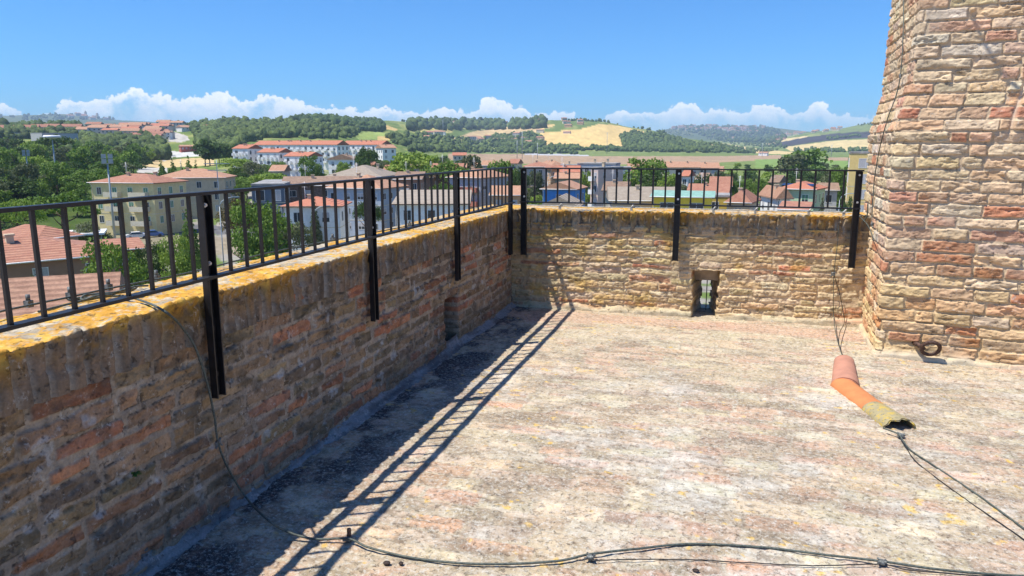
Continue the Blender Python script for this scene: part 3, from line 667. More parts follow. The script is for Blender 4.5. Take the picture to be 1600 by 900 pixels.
# ================================================================== ROOF TILES over the cable
def barrel_tile(label, name, px_a, px_b, ra, rb, mats, seed, ragged=False, lift=0.0):
    a = onz(*px_a, 0.0); b = onz(*px_b, 0.0); d = Vector(b-a); L = d.length; d.normalize(); s = Vector((d.y, -d.x, 0))
    nl, na = 40, 26; V = []; Fc = []; col = []
    for side in (0, 1):
        for i in range(nl):
            t = i/(nl-1)
            for j in range(na):
                th = math.pi*j/(na-1); r = (ra+(rb-ra)*t)-(0.011 if side else 0)
                e = 0.0
                if ragged and i > nl-7: e = (0.032*abs(math.sin(th*1.6+1))+0.010*math.sin(th*9))*(i-(nl-7))/6
                q = Vector(a)+d*(L*t-e)+s*(r*math.cos(th))+Vector((0, 0, r*math.sin(th)*0.78-0.008+lift*(1-t)))
                V.append(q); 
    V = np.array(V)
    V += (fbm(V[:, 0]*9, V[:, 1]*9+V[:, 2]*7, seed, 3)*0.0022)[:, None]
    g = grid_faces(nl, na); n = nl*na
    F2 = [g, grid_faces(nl, na, n)[:, ::-1]]
    rim = []
    for i in (0, nl-1):
        for j in range(na-1): rim.append((i*na+j, i*na+j+1, n+i*na+j+1, n+i*na+j))
    for i in range(nl-1):
        for j in (0, na-1): rim.append((i*na+j, (i+1)*na+j, n+(i+1)*na+j, n+i*na+j))
    me = np_mesh(name, V, np.concatenate(F2+[np.array(rim)]), mats, None, smooth=True)
    o = link(name, me); tag(o, label, 'roof tile', 'barrel tiles covering the cable'); return o
def tile_mat(name, base, lich):
    m, nt, b = mat_new(name); tc = nt.nodes.new('ShaderNodeTexCoord'); O = tc.outputs['Object']
    c = mixc(nt, mapr(nt, noise(nt, O, 12, 5), 0.3, 0.7), tuple(q*0.88 for q in base), tuple(min(1, q*1.08) for q in base))
    c = mixc(nt, mth(nt, 'MULTIPLY', mapr(nt, noise(nt, O, 300, 3), 0.58, 0.7), 0.2), c, (0.3, 0.2, 0.14))
    if lich:
        c = mixc(nt, mapr(nt, noise(nt, O, 26, 6, 0.7), 0.50, 0.60), c, (0.46, 0.33, 0.07))
        c = mixc(nt, mapr(nt, noise(nt, O, 60, 4, 0.6), 0.55, 0.65), c, (0.17, 0.16, 0.10))
    nt.links.new(c, b.inputs['Base Color']); b.inputs['Roughness'].default_value = 0.85
    bp = nd(nt, 'ShaderNodeBump', inp={'Strength': 0.5 if lich else 0.12, 'Distance': 0.003, 'Height': noise(nt, O, 120, 4)}); nt.links.new(bp.outputs[0], b.inputs['Normal'])
    return m
M['tile_pink'] = tile_mat('dull_pink_terracotta', (0.45, 0.215, 0.145), False)
M['tile_orange'] = tile_mat('orange_terracotta', (0.54, 0.20, 0.07), False)
M['tile_lichen'] = tile_mat('lichen_terracotta', (0.34, 0.29, 0.16), True)
barrel_tile('dull pink barrel tile, uppermost of the three over the wire', 'roof_tile', (1319, 566), (1321, 604), 0.072, 0.092, M['tile_pink'], 1, lift=0.01)
barrel_tile('bright orange barrel tile in the middle of the three', 'roof_tile', (1316, 602), (1380, 650), 0.083, 0.078, M['tile_orange'], 2)
barrel_tile('broken barrel tile crusted with yellow lichen, open end showing', 'roof_tile', (1366, 640), (1410, 672), 0.080, 0.094, M['tile_lichen'], 3, ragged=True)

# ================================================================== IRON RING, PEBBLES, AERIAL WIRE
t = thing('iron_ring', 'rusty iron mooring ring on a staple low in the turret face', 'ring', tuple(ony(1440, 541, 6.13)))
def circ(c, r, n, ax, ay): return [Vector(c)+Vector(ax)*r*math.cos(2*math.pi*k/n)+Vector(ay)*r*math.sin(2*math.pi*k/n) for k in range(n+1)]
mb = MB(); mb.tube(circ((0.05, -0.05, 0.0), 0.062, 28, (1, 0, 0), (0, -0.45, 0.9)), 0.0145, 8, cap=False); mb.build('ring', M['rust'], t)
mb = MB(); mb.tube([(-0.05, 0.05, 0.018), (-0.03, -0.02, 0.014), (0.0, -0.045, 0.0), (0.012, -0.05, -0.012)], [0.018, 0.018, 0.016, 0.012], 8); mb.tube(circ((-0.005, -0.04, 0.0), 0.02, 14, (0, 1, 0), (0, 0, 1)), 0.006, 6, cap=False); mb.build('staple', M['rust'], t)
for i, (q, r, lb) in enumerate([((603, 882), 0.011, 'larger dark pebble beside the thick cable on the near paving'), ((627, 882), 0.008, 'smaller dark pebble beside the thick cable on the near paving'), ((1088, 893), 0.009, 'dark pebble lying just in front of the thin wire'),
                                ((684, 550), 0.012, 'dark stone fragment at the foot of the shaded parapet')]):
    bmv = []; p = onz(*q); import bmesh
    bm = bmesh.new(); bmesh.ops.create_icosphere(bm, subdivisions=3, radius=r)
    for v in bm.verts:
        s = 1+0.35*math.sin(v.co.x/r*2.1+i*2)*math.cos(v.co.y/r*1.7)+0.12*math.sin(v.co.z/r*5+i); v.co = Vector((v.co.x*s*1.25, v.co.y*s, v.co.z*s*0.8))
    me = bpy.data.meshes.new('pebble'); bm.to_mesh(me); bm.free(); me.materials.append(M['pebble'])
    o = link('pebble', me); o.location = (p[0], p[1], r*0.6); tag(o, lb, 'pebble')
# small green weed rooted in a joint of the shaded parapet
t = thing('wall_weed', 'tiny green weed growing in a joint of the shaded parapet', 'weed', tuple(onx(208, 741, XW+0.01)))
mb = MB()
for k in range(16):
    a = random.uniform(0, 6.28); e = random.uniform(-0.3, 1); L = random.uniform(0.015, 0.035); d = Vector((abs(math.cos(a))*0.5+0.3, math.sin(a), e)).normalized()*L; s = d.orthogonal().normalized()*0.006
    mb.quad([Vector((0, 0, 0)), d*0.6+s, d, d*0.6-s])
M['weed'] = simple('weed_leaf', (0.06, 0.14, 0.03), 0.6)
mb.build('leaves', M['weed'], t)
# wire stretched from the turret head; only its shadow falls across the turret face in the photograph

def sun_off(px, py, t):
    p = Vector(ony(px, py, 6.10)); return p+SUN_TO*t
t = thing('overhead_wire', 'thick wire stretched high in front of the turret, throwing its shadow on it', 'wire')
mb = MB(); mb.tube(smooth_path([sun_off(1495, -60, 1.7), sun_off(1520, 0, 1.65), sun_off(1552, 62, 1.6), sun_off(1578, 105, 1.55), sun_off(1605, 145, 1.5), sun_off(1680, 240, 1.6)], 6), 0.011, 7); mb.build('wire_run', M['cable'], t)
# ================================================================== TERRAIN
COLS = [-600, 0, 120, 200, 260, 370, 500, 600, 680, 760, 850, 930, 1000, 1080, 1180, 1280, 1365, 1800]
DN = [300, 400, 550, 700, 900, 1150, 1500, 1900, 2400, 3000, 4000, 5500, 7500, 11000]
YT = [[294,264,248,234,214,203,206,212,214,214,212,196,183,192],
      [294,268,250,236,216,204,207,212,214,214,210,194,181,192],
      [294,270,252,238,218,203,206,212,214,212,208,193,178.5,192],
      [296,273,255,241,220,204,203,210,212,212,208,196,187,192],
      [297,277,257,243,221,205,197,204,210,210,210,200,191,194],
      [288,262,250,235,214,198,189,196,205,210,210,210,205,205],
      [289,264,252,237,214,196,187,190,200,208,210,208,206,206],
      [298,276,261,251,232,214,200,191,188,196,205,208,206,206],
      [301,282,267,258,248,238,219,205,194,188,196,205,206,206],
      [302,285,270,262,254,248,240,228,208,191,191,200,206,206],
      [302,285,270,262,255,249,241,223,185,191,200,206,208,208],
      [302,285,270,262,255,249,241,222,186,193,202,208,208,208],
      [302,285,270,262,255,249,241,228,200,205,216,218,206,210],
      [302,285,270,262,255,249,242,231,217,221,226,217,195,206],
      [302,285,270,262,255,250,245,241,238,234,227,216,196,206],
      [302,285,270,262,255,250,245,241,235,222,205,206,207,210],
      [302,285,270,262,255,250,245,240,231,217,191,200,205,210],
      [302,285,270,262,255,250,245,240,230,215,188,200,205,210]]
ZG = -16.4
def theta_of(px): d = ray(px, HOR); return math.atan2(d[0], d[1])
TH = np.array([theta_of(c) for c in COLS]); YT = np.array(YT, float)
def tanel(px, y): d = ray(px, y); return d[2]/math.hypot(d[0], d[1])
ZT_ = np.array([[EYE+D*tanel(c, y) for D, y in zip(DN, row)] for c, row in zip(COLS, YT)])
LD = np.log(np.array([10, 60, 120, 200]+DN)); ZT_ = np.concatenate([np.full((len(COLS), 4), ZG), ZT_], 1)
NT, NDD = 1150, 420
tg = np.linspace(TH[0], TH[-1], NT); lg = np.linspace(math.log(14), math.log(8600), NDD)
Zc = np.array([np.interp(lg, LD, row) for row in ZT_])                       # (cols, NDD)
ker = np.exp(-np.linspace(-2, 2, 17)**2); ker /= ker.sum()
Zc = np.array([np.convolve(np.pad(r, 8, 'edge'), ker, 'valid') for r in Zc])
ci = np.clip(np.searchsorted(TH, tg)-1, 0, len(TH)-2); tt = (tg-TH[ci])/(TH[ci+1]-TH[ci]); tt = tt*tt*(3-2*tt)*0.6+tt*0.4
Zg = Zc[ci]*(1-tt)[:, None]+Zc[ci+1]*tt[:, None]                            # (NT, NDD)
TT, LL = np.meshgrid(tg, lg, indexing='ij'); DD = np.exp(LL)
amp = np.clip((DD-250)/900, 0, 1)*DD*0.0016
Zg = Zg+fbm(TT*22, LL*9, 601, 5)*amp
Xg = DD*np.sin(TT); Yg = DD*np.cos(TT)
PXg, PYg = project(np.stack([Xg, Yg, Zg], -1).reshape(-1, 3)); PXg = PXg.reshape(NT, NDD); PYg = PYg.reshape(NT, NDD)
def terr(D, th=None, px=None):
    if th is None: th = theta_of(px)
    i = min(max((th-tg[0])/(tg[1]-tg[0]), 0), NT-1.001); j = min(max((math.log(max(D, 14.1))-lg[0])/(lg[1]-lg[0]), 0), NDD-1.001)
    a, b = int(i), int(j); u, v = i-a, j-b
    return (Zg[a, b]*(1-u)+Zg[a+1, b]*u)*(1-v)+(Zg[a, b+1]*(1-u)+Zg[a+1, b+1]*u)*v
def terr_xy(x, y): return terr(math.hypot(x, y), math.atan2(x, y))
def hit(px, py, dmin=250):
    """first ground point seen through a place of the photograph"""
    r = ray(px, py); th = math.atan2(r[0], r[1]); i = int(round((th-tg[0])/(tg[1]-tg[0])))
    if i < 0 or i >= NT: return None
    line = EYE+DD[i]*(r[2]/math.hypot(r[0], r[1])); ok = np.nonzero((Zg[i] >= line) & (DD[i] > dmin))[0]
    if not len(ok): return None
    j = ok[0]; D = DD[i, j]; return Vector((D*math.sin(th), D*math.cos(th), Zg[i, j])), D
def inpoly(px, py, poly):
    poly = np.array(poly, float); r = np.zeros(px.shape, bool); n = len(poly)
    for k in range(n):
        x0, y0 = poly[k]; x1, y1 = poly[(k+1) % n]
        if y0 == y1: continue
        c = ((y0 > py) != (y1 > py)) & (px < (x1-x0)*(py-y0)/(y1-y0)+x0); r ^= c
    return r
TAN = (0.50, 0.36, 0.15); STRAW = (0.53, 0.42, 0.20); BROWN = (0.33, 0.235, 0.155); GREEN = (0.13, 0.17, 0.055); LGREEN = (0.24, 0.26, 0.085); DARKF = (0.055, 0.05, 0.055); ASPH = (0.17, 0.17, 0.17)
cg = np.zeros((NT, NDD, 3)); cg[:] = (0.12, 0.17, 0.05)
n_a = fbm(TT*60, LL*26, 611, 4); n_b = fbm(TT*240, LL*120, 612, 4)
cg = lerp(cg, np.ones_like(cg)*np.array((0.24, 0.26, 0.09)), sstep(-0.1, 0.4, n_a))
# the built-up valley floor: yards, asphalt and gardens
town = (1-sstep(330, 420, DD))*sstep(150, 330, PXg)
cg = lerp(cg, np.ones_like(cg)*np.array((0.27, 0.25, 0.22)), town*sstep(-0.25, 0.05, n_a))
wd_ = (1-sstep(262, 300, PXg))*sstep(140, 190, DD)*(1-sstep(620, 760, DD))
cg = lerp(cg, np.ones_like(cg)*np.array((0.045, 0.075, 0.022)), wd_*0.85)
def paint(poly, colr, d0=0, d1=1e9, f=1.0, mott=0.2, ns=(150, 60)):
    m = inpoly(PXg, PYg, poly) & (DD >= d0) & (DD <= d1)
    v = np.array(colr)[None]*(1+mott*fbm(TT[m]*ns[0], LL[m]*ns[1], 620+len(poly), 4))[:, None]
    cg[m] = cg[m]*(1-f)+v*f
paint([(640,226),(1340,226),(1340,275),(640,275)], (0.155,0.20,0.07), 450, 2600, 0.8)
paint([(700,240),(820,241),(900,244),(1120,244),(1220,242),(1220,249),(1120,254),(1000,257),(820,256),(700,250)], BROWN, 600, 2600, 1, 0.12)
paint([(820,239),(920,242),(920,244),(820,242)], (0.4,0.4,0.4), 900, 2600)
paint([(715,231),(1100,236),(1100,238),(715,233)], LGREEN, 900, 2600); paint([(900,227),(1100,231),(1100,233.5),(900,230)], (0.07,0.10,0.035), 900, 2600)
paint([(1180,249),(1340,247),(1340,262),(1180,262)], (0.17,0.25,0.08), 500, 2600)
paint([(1290,246),(1345,246),(1345,251),(1290,251)], BROWN, 500, 2600)
paint([(1085,222),(1130,224),(1195,234),(1260,239),(1260,242),(1190,240),(1140,236),(1100,230)], STRAW, 1200, 4500)
paint([(1225,230),(1300,220),(1380,216),(1420,216),(1420,234),(1300,236),(1235,236)], STRAW, 1500, 4500, 1, 0.1)
paint([(1185,229),(1235,218),(1300,209),(1420,200),(1420,214),(1340,216),(1290,220),(1235,228)], DARKF, 1500, 4800, 1, 0.15)
paint([(1270,211),(1300,203),(1340,194),(1420,190),(1420,200),(1340,206)], (0.16,0.2,0.07), 2200, 4800)
paint([(1190,222),(1260,212),(1262,214),(1200,226)], STRAW, 2200, 4800)
paint([(845,206),(870,205),(905,202),(935,194),(960,195),(1005,205),(1012,209),(975,213),(970,219),(978,233),(960,234),(920,232),(880,231),(850,228),(843,217)], (0.58,0.42,0.17), 1300, 3000, 1, 0.1)
paint([(808,208),(835,199),(862,193),(868,196),(850,202),(835,207)], (0.58,0.42,0.18), 1300, 3500)
paint([(706,217),(738,206),(775,200),(836,195),(846,207),(812,211),(770,213),(735,218)], (0.46,0.34,0.18), 1200, 3500)
paint([(620,192),(642,196),(660,203),(640,205),(628,200)], LGREEN, 900, 3500); paint([(646,207),(664,200),(690,197),(709,201),(706,207),(670,210)], (0.42,0.37,0.13), 900, 3500)
paint([(573,188),(590,191),(622,202),(618,205),(596,200)], TAN, 700, 3000); paint([(552,209),(585,205),(622,208),(612,218),(560,218)], (0.24,0.30,0.09), 600, 3000)
paint([(740,188),(775,188),(790,195),(760,197)], (0.20,0.24,0.09), 1500, 4000)
paint([(440,190),(470,191),(468,195),(440,194)], LGREEN, 600, 3000)
paint([(590,213),(612,213),(612,219),(590,219)], TAN, 600, 2000)
paint([(215,252),(260,247),(335,247),(335,258),(262,262),(215,262)], (0.50,0.38,0.20), 250, 620, 1, 0.1)
paint([(215,262),(262,262),(262,270),(215,270)], (0.42,0.40,0.36), 200, 620)
paint([(72,234),(112,234),(112,240),(72,240)], (0.38,0.25,0.17), 250, 900)
paint([(270,205),(292,212),(296,219),(284,222),(262,222)], (0.40,0.38,0.34), 450, 1300); paint([(250,236),(262,236),(270,247),(256,252),(246,246)], (0.42,0.40,0.36), 250, 900)
paint([(265,236),(318,238),(318,244),(262,246)], (0.46,0.46,0.44), 250, 900)
paint([(120,352),(300,350),(480,362),(480,374),(300,364),(120,364)], (0.13,0.13,0.135), 60, 400, 1, 0.06)
paint([(120,366),(300,366),(420,378),(420,400),(120,392)], (0.26,0.22,0.16), 60, 400, 0.8, 0.3)
paint([(470,352),(600,345),(720,330),(720,350),(600,372),(480,400)], (0.30,0.28,0.24), 50, 300, 0.9)
cg = lerp(cg, np.ones_like(cg)*np.array((0.07, 0.09, 0.055)), sstep(4200, 5200, DD)*0.7)
cg *= (1+0.22*n_b)[..., None]
M['ground'] = masonry('open_country', 0.9, 0.3, 0.05, 0.95)
def ground_mat():
    m, nt, b = mat_new('country_ground'); tc = nt.nodes.new('ShaderNodeTexCoord'); O = tc.outputs['Object']
    at_ = nt.nodes.new('ShaderNodeAttribute'); at_.attribute_name = 'Col'
    g = mth(nt, 'ADD', 0.62, mth(nt, 'ADD', mth(nt, 'MULTIPLY', noise(nt, O, 0.35, 6, 0.65), 0.5), mth(nt, 'MULTIPLY', noise(nt, O, 0.02, 5, 0.6), 0.3)))
    nt.links.new(mixc(nt, 1.0, at_.outputs['Color'], g, 'MULTIPLY'), b.inputs['Base Color']); b.inputs['Roughness'].default_value = 1; b.inputs['Specular IOR Level'].default_value = 0
    return m
M['ground'] = ground_mat()
me = np_mesh('ground', np.stack([Xg, Yg, Zg], -1).reshape(-1, 3), grid_faces(NT, NDD)[:, ::-1], M['ground'], np.clip(cg, 0, 1).reshape(-1, 3), smooth=True)
tag(link('ground', me), kind='structure')
mb = MB(); mb.quad([(-14000, -9000, ZG-1.5), (14000, -9000, ZG-1.5), (14000, 1500, ZG-1.5), (-14000, 1500, ZG-1.5)]); tag(mb.build('lower_ground', M['plainmasonry']), kind='structure')

# ================================================================== TREES
def foliage(name, a, b, transl=0.25):
    m, nt, bs = mat_new(name)
    at_ = nt.nodes.new('ShaderNodeAttribute'); at_.attribute_name = 'Col'
    oi = nt.nodes.new('ShaderNodeObjectInfo'); sp = nt.nodes.new('ShaderNodeSeparateColor'); nt.links.new(at_.outputs['Color'], sp.inputs[0])
    f = mth(nt, 'ADD', mth(nt, 'MULTIPLY', sp.outputs[0], 0.75), mth(nt, 'MULTIPLY', oi.outputs['Random'], 0.35), clamp=True)
    c = mixc(nt, f, a, b)
    nt.links.new(c, bs.inputs['Base Color']); bs.inputs['Roughness'].default_value = 0.7; bs.inputs['Specular IOR Level'].default_value = 0.25
    tr = nt.nodes.new('ShaderNodeBsdfTranslucent'); nt.links.new(mixc(nt, 1.0, c, (1.3, 1.4, 0.7), 'MULTIPLY'), tr.inputs[0])
    mx = nt.nodes.new('ShaderNodeMixShader'); mx.inputs[0].default_value = transl; nt.links.new(bs.outputs[0], mx.inputs[1]); nt.links.new(tr.outputs[0], mx.inputs[2])
    nt.links.new(mx.outputs[0], nt.nodes['Material Output'].inputs[0]); return m
M['leaf'] = foliage('leaves_mid', (0.07, 0.135, 0.026), (0.19, 0.28, 0.05))
M['leaf_light'] = foliage('leaves_light', (0.13, 0.22, 0.035), (0.28, 0.36, 0.07))
M['leaf_dark'] = foliage('leaves_dark', (0.032, 0.068, 0.02), (0.10, 0.16, 0.04))
M['leaf_olive'] = foliage('leaves_olive', (0.075, 0.095, 0.045), (0.16, 0.18, 0.09))
M['leaf_rusty'] = foliage('leaves_rusty', (0.10, 0.07, 0.04), (0.14, 0.13, 0.05))
M['leaf_far'] = foliage('leaves_far', (0.022, 0.055, 0.012), (0.15, 0.21, 0.045), 0.0)
def far_leaf():
    m = M['leaf_far']; nt = m.node_tree; b = nt.nodes['Principled BSDF']; tc = nt.nodes.new('ShaderNodeTexCoord'); n = noise(nt, tc.outputs['Object'], 0.55, 4, 0.75)
    old = b.inputs['Base Color'].links[0].from_socket
    nt.links.new(mixc(nt, mapr(nt, n, 0.38, 0.62), mixc(nt, 1.0, old, (0.5, 0.52, 0.5), 'MULTIPLY'), old), b.inputs['Base Color'])
    bp = nd(nt, 'ShaderNodeBump', inp={'Strength': 1.0, 'Distance': 1.6, 'Height': n}); nt.links.new(bp.outputs[0], b.inputs['Normal'])
far_leaf()
M['bark'] = simple('bark', (0.13, 0.095, 0.07), 0.95, 0, 0.3, 6)
def leaf_cloud(centres, radii, n, size, seed, flat=1.0):
    rg = np.random.default_rng(seed); centres = np.array(centres); radii = np.array(radii)
    w = radii**2; k = rg.choice(len(radii), size=n, p=w/w.sum())
    d = rg.normal(size=(n, 3)); d /= np.linalg.norm(d, axis=1)[:, None]; d[:, 2] = np.where(d[:, 2] < -0.35, -d[:, 2]*0.6, d[:, 2])
    rr = radii[k]*(0.62+0.45*rg.random(n)**0.6); P = centres[k]+d*rr[:, None]*np.array([1, 1, flat])
    nrm = d*0.9+rg.normal(size=(n, 3))*0.75; nrm /= np.linalg.norm(nrm, axis=1)[:, None]
    a = np.cross(nrm, rg.normal(size=(n, 3))); a /= np.linalg.norm(a, axis=1)[:, None]; b = np.cross(nrm, a)
    s = size*rg.uniform(0.55, 1.3, n)[:, None]
    V = np.stack([P-a*s, P-b*s*0.7, P+a*s, P+b*s*0.7], 1).reshape(-1, 3)
    col = np.repeat(np.clip(0.5+0.5*rg.normal(size=n)*0.45+0.25*(rg.random(len(radii))[k]-0.5), 0, 1), 4)
    return V, np.arange(4*n).reshape(-1, 4), np.stack([col]*3, 1)
def crown_mesh(kind, lod, mat, seed):
    """unit tree: total height 1, crown diameter 1"""
    rg = np.random.default_rng(seed); n = {'near': 9000, 'mid': 3400, 'low': 900}[lod]; size = {'near': 0.016, 'mid': 0.026, 'low': 0.05}[lod]
    cs, rs = [], []
    if kind == 'broadleaf':
        for i in range(34):
            a = rg.uniform(0, 6.28); e = rg.uniform(-0.75, 1); r = 0.35*math.sqrt(1-min(1, e*e)*0.8)*rg.uniform(0.55, 1)
            cs.append((r*math.cos(a), r*math.sin(a), 0.57+0.33*e)); rs.append(rg.uniform(0.09, 0.19))
        flat = 0.8
    elif kind == 'umbrella':
        for i in range(34):
            a = rg.uniform(0, 6.28); r = 0.40*math.sqrt(rg.random()); cs.append((r*math.cos(a), r*math.sin(a), 0.80-0.16*(r/0.4)**2+rg.uniform(-0.03, 0.05))); rs.append(rg.uniform(0.08, 0.14))
        flat = 0.85; size *= 0.8
    elif kind == 'cypress':
        for i in range(26):
            t = i/25; r = 0.42*math.sin(math.pi*min(1, 0.12+t*0.92))**0.7*(1-t*0.45); a = rg.uniform(0, 6.28)
            cs.append((r*0.35*math.cos(a), r*0.35*math.sin(a), 0.08+0.86*t)); rs.append(max(0.06, r*0.75))
        flat = 0.35
    elif kind == 'conifer':
        for i in range(44):
            t = (i/44)**0.9; r = 0.44*(1-t)+0.03; a = i*2.4; cs.append((r*0.62*math.cos(a), r*0.62*math.sin(a), 0.14+0.82*t)); rs.append(max(0.04, r*0.5))
        flat = 0.34
    else:
        for i in range(20):
            a = rg.uniform(0, 6.28); r = 0.33*math.sqrt(rg.random()); cs.append((r*math.cos(a), r*math.sin(a), 0.25+rg.uniform(0, 0.5)*(1-r))); rs.append(rg.uniform(0.14, 0.24))
        flat = 1.0
    V, Fc, col = leaf_cloud(cs, rs, n, size, seed+1, flat)
    return np_mesh('crown', V, Fc, mat, col)
def trunk_mesh(kind, seed):
    rg = random.Random(seed); mb = MB(); top = {'broadleaf': 0.5, 'umbrella': 0.74, 'cypress': 0.6, 'conifer': 0.9, 'bush': 0.3}[kind]
    mb.tube([(0, 0, -0.06), (0.01, 0.005, top*0.4), (-0.005, 0.01, top)], [0.028, 0.021, 0.009], 7)
    for i in range(6):
        a = i*1.05+rg.uniform(-.3, .3); z = top*rg.uniform(0.6, 0.95); r = 0.3 if kind in ('broadleaf', 'umbrella') else 0.12
        mb.tube([(0, 0, z), (r*0.5*math.cos(a), r*0.5*math.sin(a), z+0.07), (r*math.cos(a), r*math.sin(a), z+0.16)], [0.012, 0.008, 0.003], 5)
    return mb.mesh('trunk', M['bark'])
_cr = {}; _tr = {}
KNAME = {'broadleaf': ('broadleaf_tree', 'tree'), 'umbrella': ('umbrella_pine', 'pine tree'), 'cypress': ('cypress_tree', 'cypress'), 'conifer': ('cedar_tree', 'conifer'), 'bush': ('garden_bush', 'bush')}
TREES = []
def tree(kind, px, ytop, wpx, D, mat, label, group=None, H=None, dz=0):
    th = theta_of(px) if True else 0
    p = at(px, ytop, D); base = terr(D, math.atan2(p[0], p[1]))+dz
    h = H if H else max(2.5, p[2]-base); w = wpx*D/F_PX
    lod = 'near' if D < 135 else ('mid' if D < 330 else 'low')
    key = (kind, lod, mat, random.randint(0, 1)); 
    if key not in _cr: _cr[key] = crown_mesh(kind, lod, M[mat], 700+len(_cr)*7)
    if kind not in _tr: _tr[kind] = trunk_mesh(kind, 3)
    nm, cat = KNAME[kind]
    t = thing(nm, label, cat, (p[0], p[1], base), random.uniform(0, 6.28), group)
    c = link('crown', _cr[key], t); c.scale = (w, w, h)
    k = link('trunk', _tr[kind], t); k.scale = (w*0.7+h*0.25,)*2+(h,)
    TREES.append((p[0], p[1])); return t
T = tree
T('broadleaf', 172, 372, 118, 68, 'leaf', 'full green tree between the brick hipped-roof house and the parapet')
T('broadleaf', 232, 380, 70, 92, 'leaf_dark', 'dark rounded tree just behind the full green tree by the parapet')
T('broadleaf', 274, 366, 66, 84, 'leaf_light', 'bright yellow-green tree seen beside the first full iron post')
T('conifer', 292, 322, 52, 112, 'leaf', 'layered light green cedar in front of the yellow apartment block')
T('bush', 56, 404, 42, 66, 'leaf_dark', 'small round dark bush against the brick hipped-roof house')
T('broadleaf', 397, 311, 124, 86, 'leaf', 'big spreading green tree in front of the dark glazed workshop')
T('broadleaf', 455, 344, 84, 96, 'leaf_olive', 'grey-green rounded tree in front of the white red-roofed bungalow')
T('conifer', 490, 306, 30, 122, 'leaf_olive', 'slim blue-green conifer standing before the white red-roofed bungalow')
T('umbrella', 573, 303, 50, 118, 'leaf_dark', 'dark flat-topped pine beside the white red-roofed bungalow')
T('umbrella', 20, 300, 74, 132, 'leaf_light', 'light green spreading pine above the brick hipped-roof house')
T('umbrella', 92, 292, 104, 140, 'leaf', 'wide spreading pine beside the yellow apartment block')
T('broadleaf', 28, 345, 60, 108, 'leaf_dark', 'dark tree shading the foot of the two spreading pines')
T('broadleaf', 135, 345, 60, 118, 'leaf_olive', 'low tree under the wide spreading pine by the car park canopy')
T('bush', 30, 380, 40, 92, 'leaf_light', 'bright bush behind the brick hipped-roof house')
T('bush', 215, 425, 70, 72, 'leaf_light', 'bright low bush beneath the full green tree by the parapet')
T('bush', 255, 408, 60, 78, 'leaf', 'mid green bush beneath the dark rounded tree')
T('broadleaf', 650, 236, 112, 225, 'leaf_light', 'large pale green tree behind the brown hipped-roof block')
T('umbrella', 573, 222, 40, 262, 'leaf_dark', 'dark umbrella pine in front of the second white terrace')
T('umbrella', 567, 239, 44, 232, 'leaf_dark', 'dark umbrella pine in front of the small white gabled house')
T('umbrella', 697, 245, 92, 196, 'leaf', 'broad green umbrella pine above the brown tiled flats')
T('broadleaf', 742, 240, 60, 215, 'leaf_olive', 'olive green tree behind the grey balconied flats')
T('broadleaf', 783, 247, 62, 190, 'leaf', 'rounded green tree at the corner where the railings meet')
T('broadleaf', 808, 262, 40, 158, 'leaf_dark', 'dark tree seen in the gap between the two corner posts')
T('broadleaf', 694, 283, 44, 150, 'leaf', 'leafy tree between the red-brown flats and the grey balconied flats')
T('broadleaf', 838, 266, 34, 185, 'leaf_olive', 'pale tree in front of the hipped-roof villa by the corner')
T('broadleaf', 918, 266, 34, 178, 'leaf_light', 'bright narrow tree beside the pink and white apartment tower')
T('broadleaf', 1004, 244, 92, 205, 'leaf', 'tall dense tree to the side of the pink and white apartment tower')
T('broadleaf', 1022, 262, 62, 185, 'leaf_dark', 'dark lower tree in front of the tall dense tree')
T('broadleaf', 1046, 268, 40, 180, 'leaf_light', 'bright tree beside the middle post of the end railing')
T('broadleaf', 1100, 266, 44, 215, 'leaf_dark', 'dark tree behind the red roofs beyond the end railing')
T('cypress', 1131, 260, 16, 262, 'leaf_dark', 'dark pointed cypress behind the ochre house')
T('cypress', 1151, 263, 14, 265, 'leaf_dark', 'smaller dark cypress near the ochre house')
for i, (x, y, w) in enumerate([(1150, 278, 34), (1168, 274, 38), (1190, 273, 38), (1212, 275, 36), (1158, 286, 36), (1200, 284, 36)]):
    T('umbrella', x, y, w, 198+i*4, 'leaf', 'rounded green pine in the clipped row behind the red hipped-roof house', 'pines in the row behind the red hipped-roof house')
T('broadleaf', 1262, 233, 72, 420, 'leaf', 'very large round tree standing on the plain beyond the mint green house')
T('broadleaf', 1240, 240, 52, 390, 'leaf_olive', 'greyer tree beside the very large round tree on the plain')
T('broadleaf', 1252, 262, 60, 300, 'leaf_dark', 'low dark trees at the foot of the very large round tree')
T('broadleaf', 1322, 256, 48, 190, 'leaf', 'tall leafy tree between the mint green house and the yellow flats')
T('broadleaf', 1303, 264, 44, 235, 'leaf_olive', 'paler tree behind the tall leafy tree by the yellow flats')
T('broadleaf', 1326, 300, 20, 150, 'leaf_dark', 'small dark tree by the street lamp next to the yellow flats')
T('conifer', 1286, 305, 20, 150, 'leaf_olive', 'blue-green fir beside the mint green house')
T('umbrella', 1345, 236, 40, 330, 'leaf', 'pine peeping over the far side of the yellow flats')
T('bush', 1185, 308, 22, 160, 'leaf', 'green bush between the red hipped-roof house and the white awning house')
T('bush', 905, 318, 44, 120, 'leaf_light', 'bright bush just behind the blue house')
T('bush', 835, 312, 30, 130, 'leaf_dark', 'dark bush beside the blue house')
T('broadleaf', 366, 246, 62, 300, 'leaf_light', 'pale tree before the lowest-left white terrace block')
T('broadleaf', 394, 252, 44, 285, 'leaf_olive', 'olive tree before the middle of the white terraces')
T('broadleaf', 432, 250, 36, 290, 'leaf', 'tree before the stepped white terrace blocks')
T('broadleaf', 485, 241, 44, 262, 'leaf', 'tall green tree standing before the last stepped white terrace')
T('broadleaf', 537, 252, 30, 290, 'leaf_light', 'light tree before the small white gabled house')
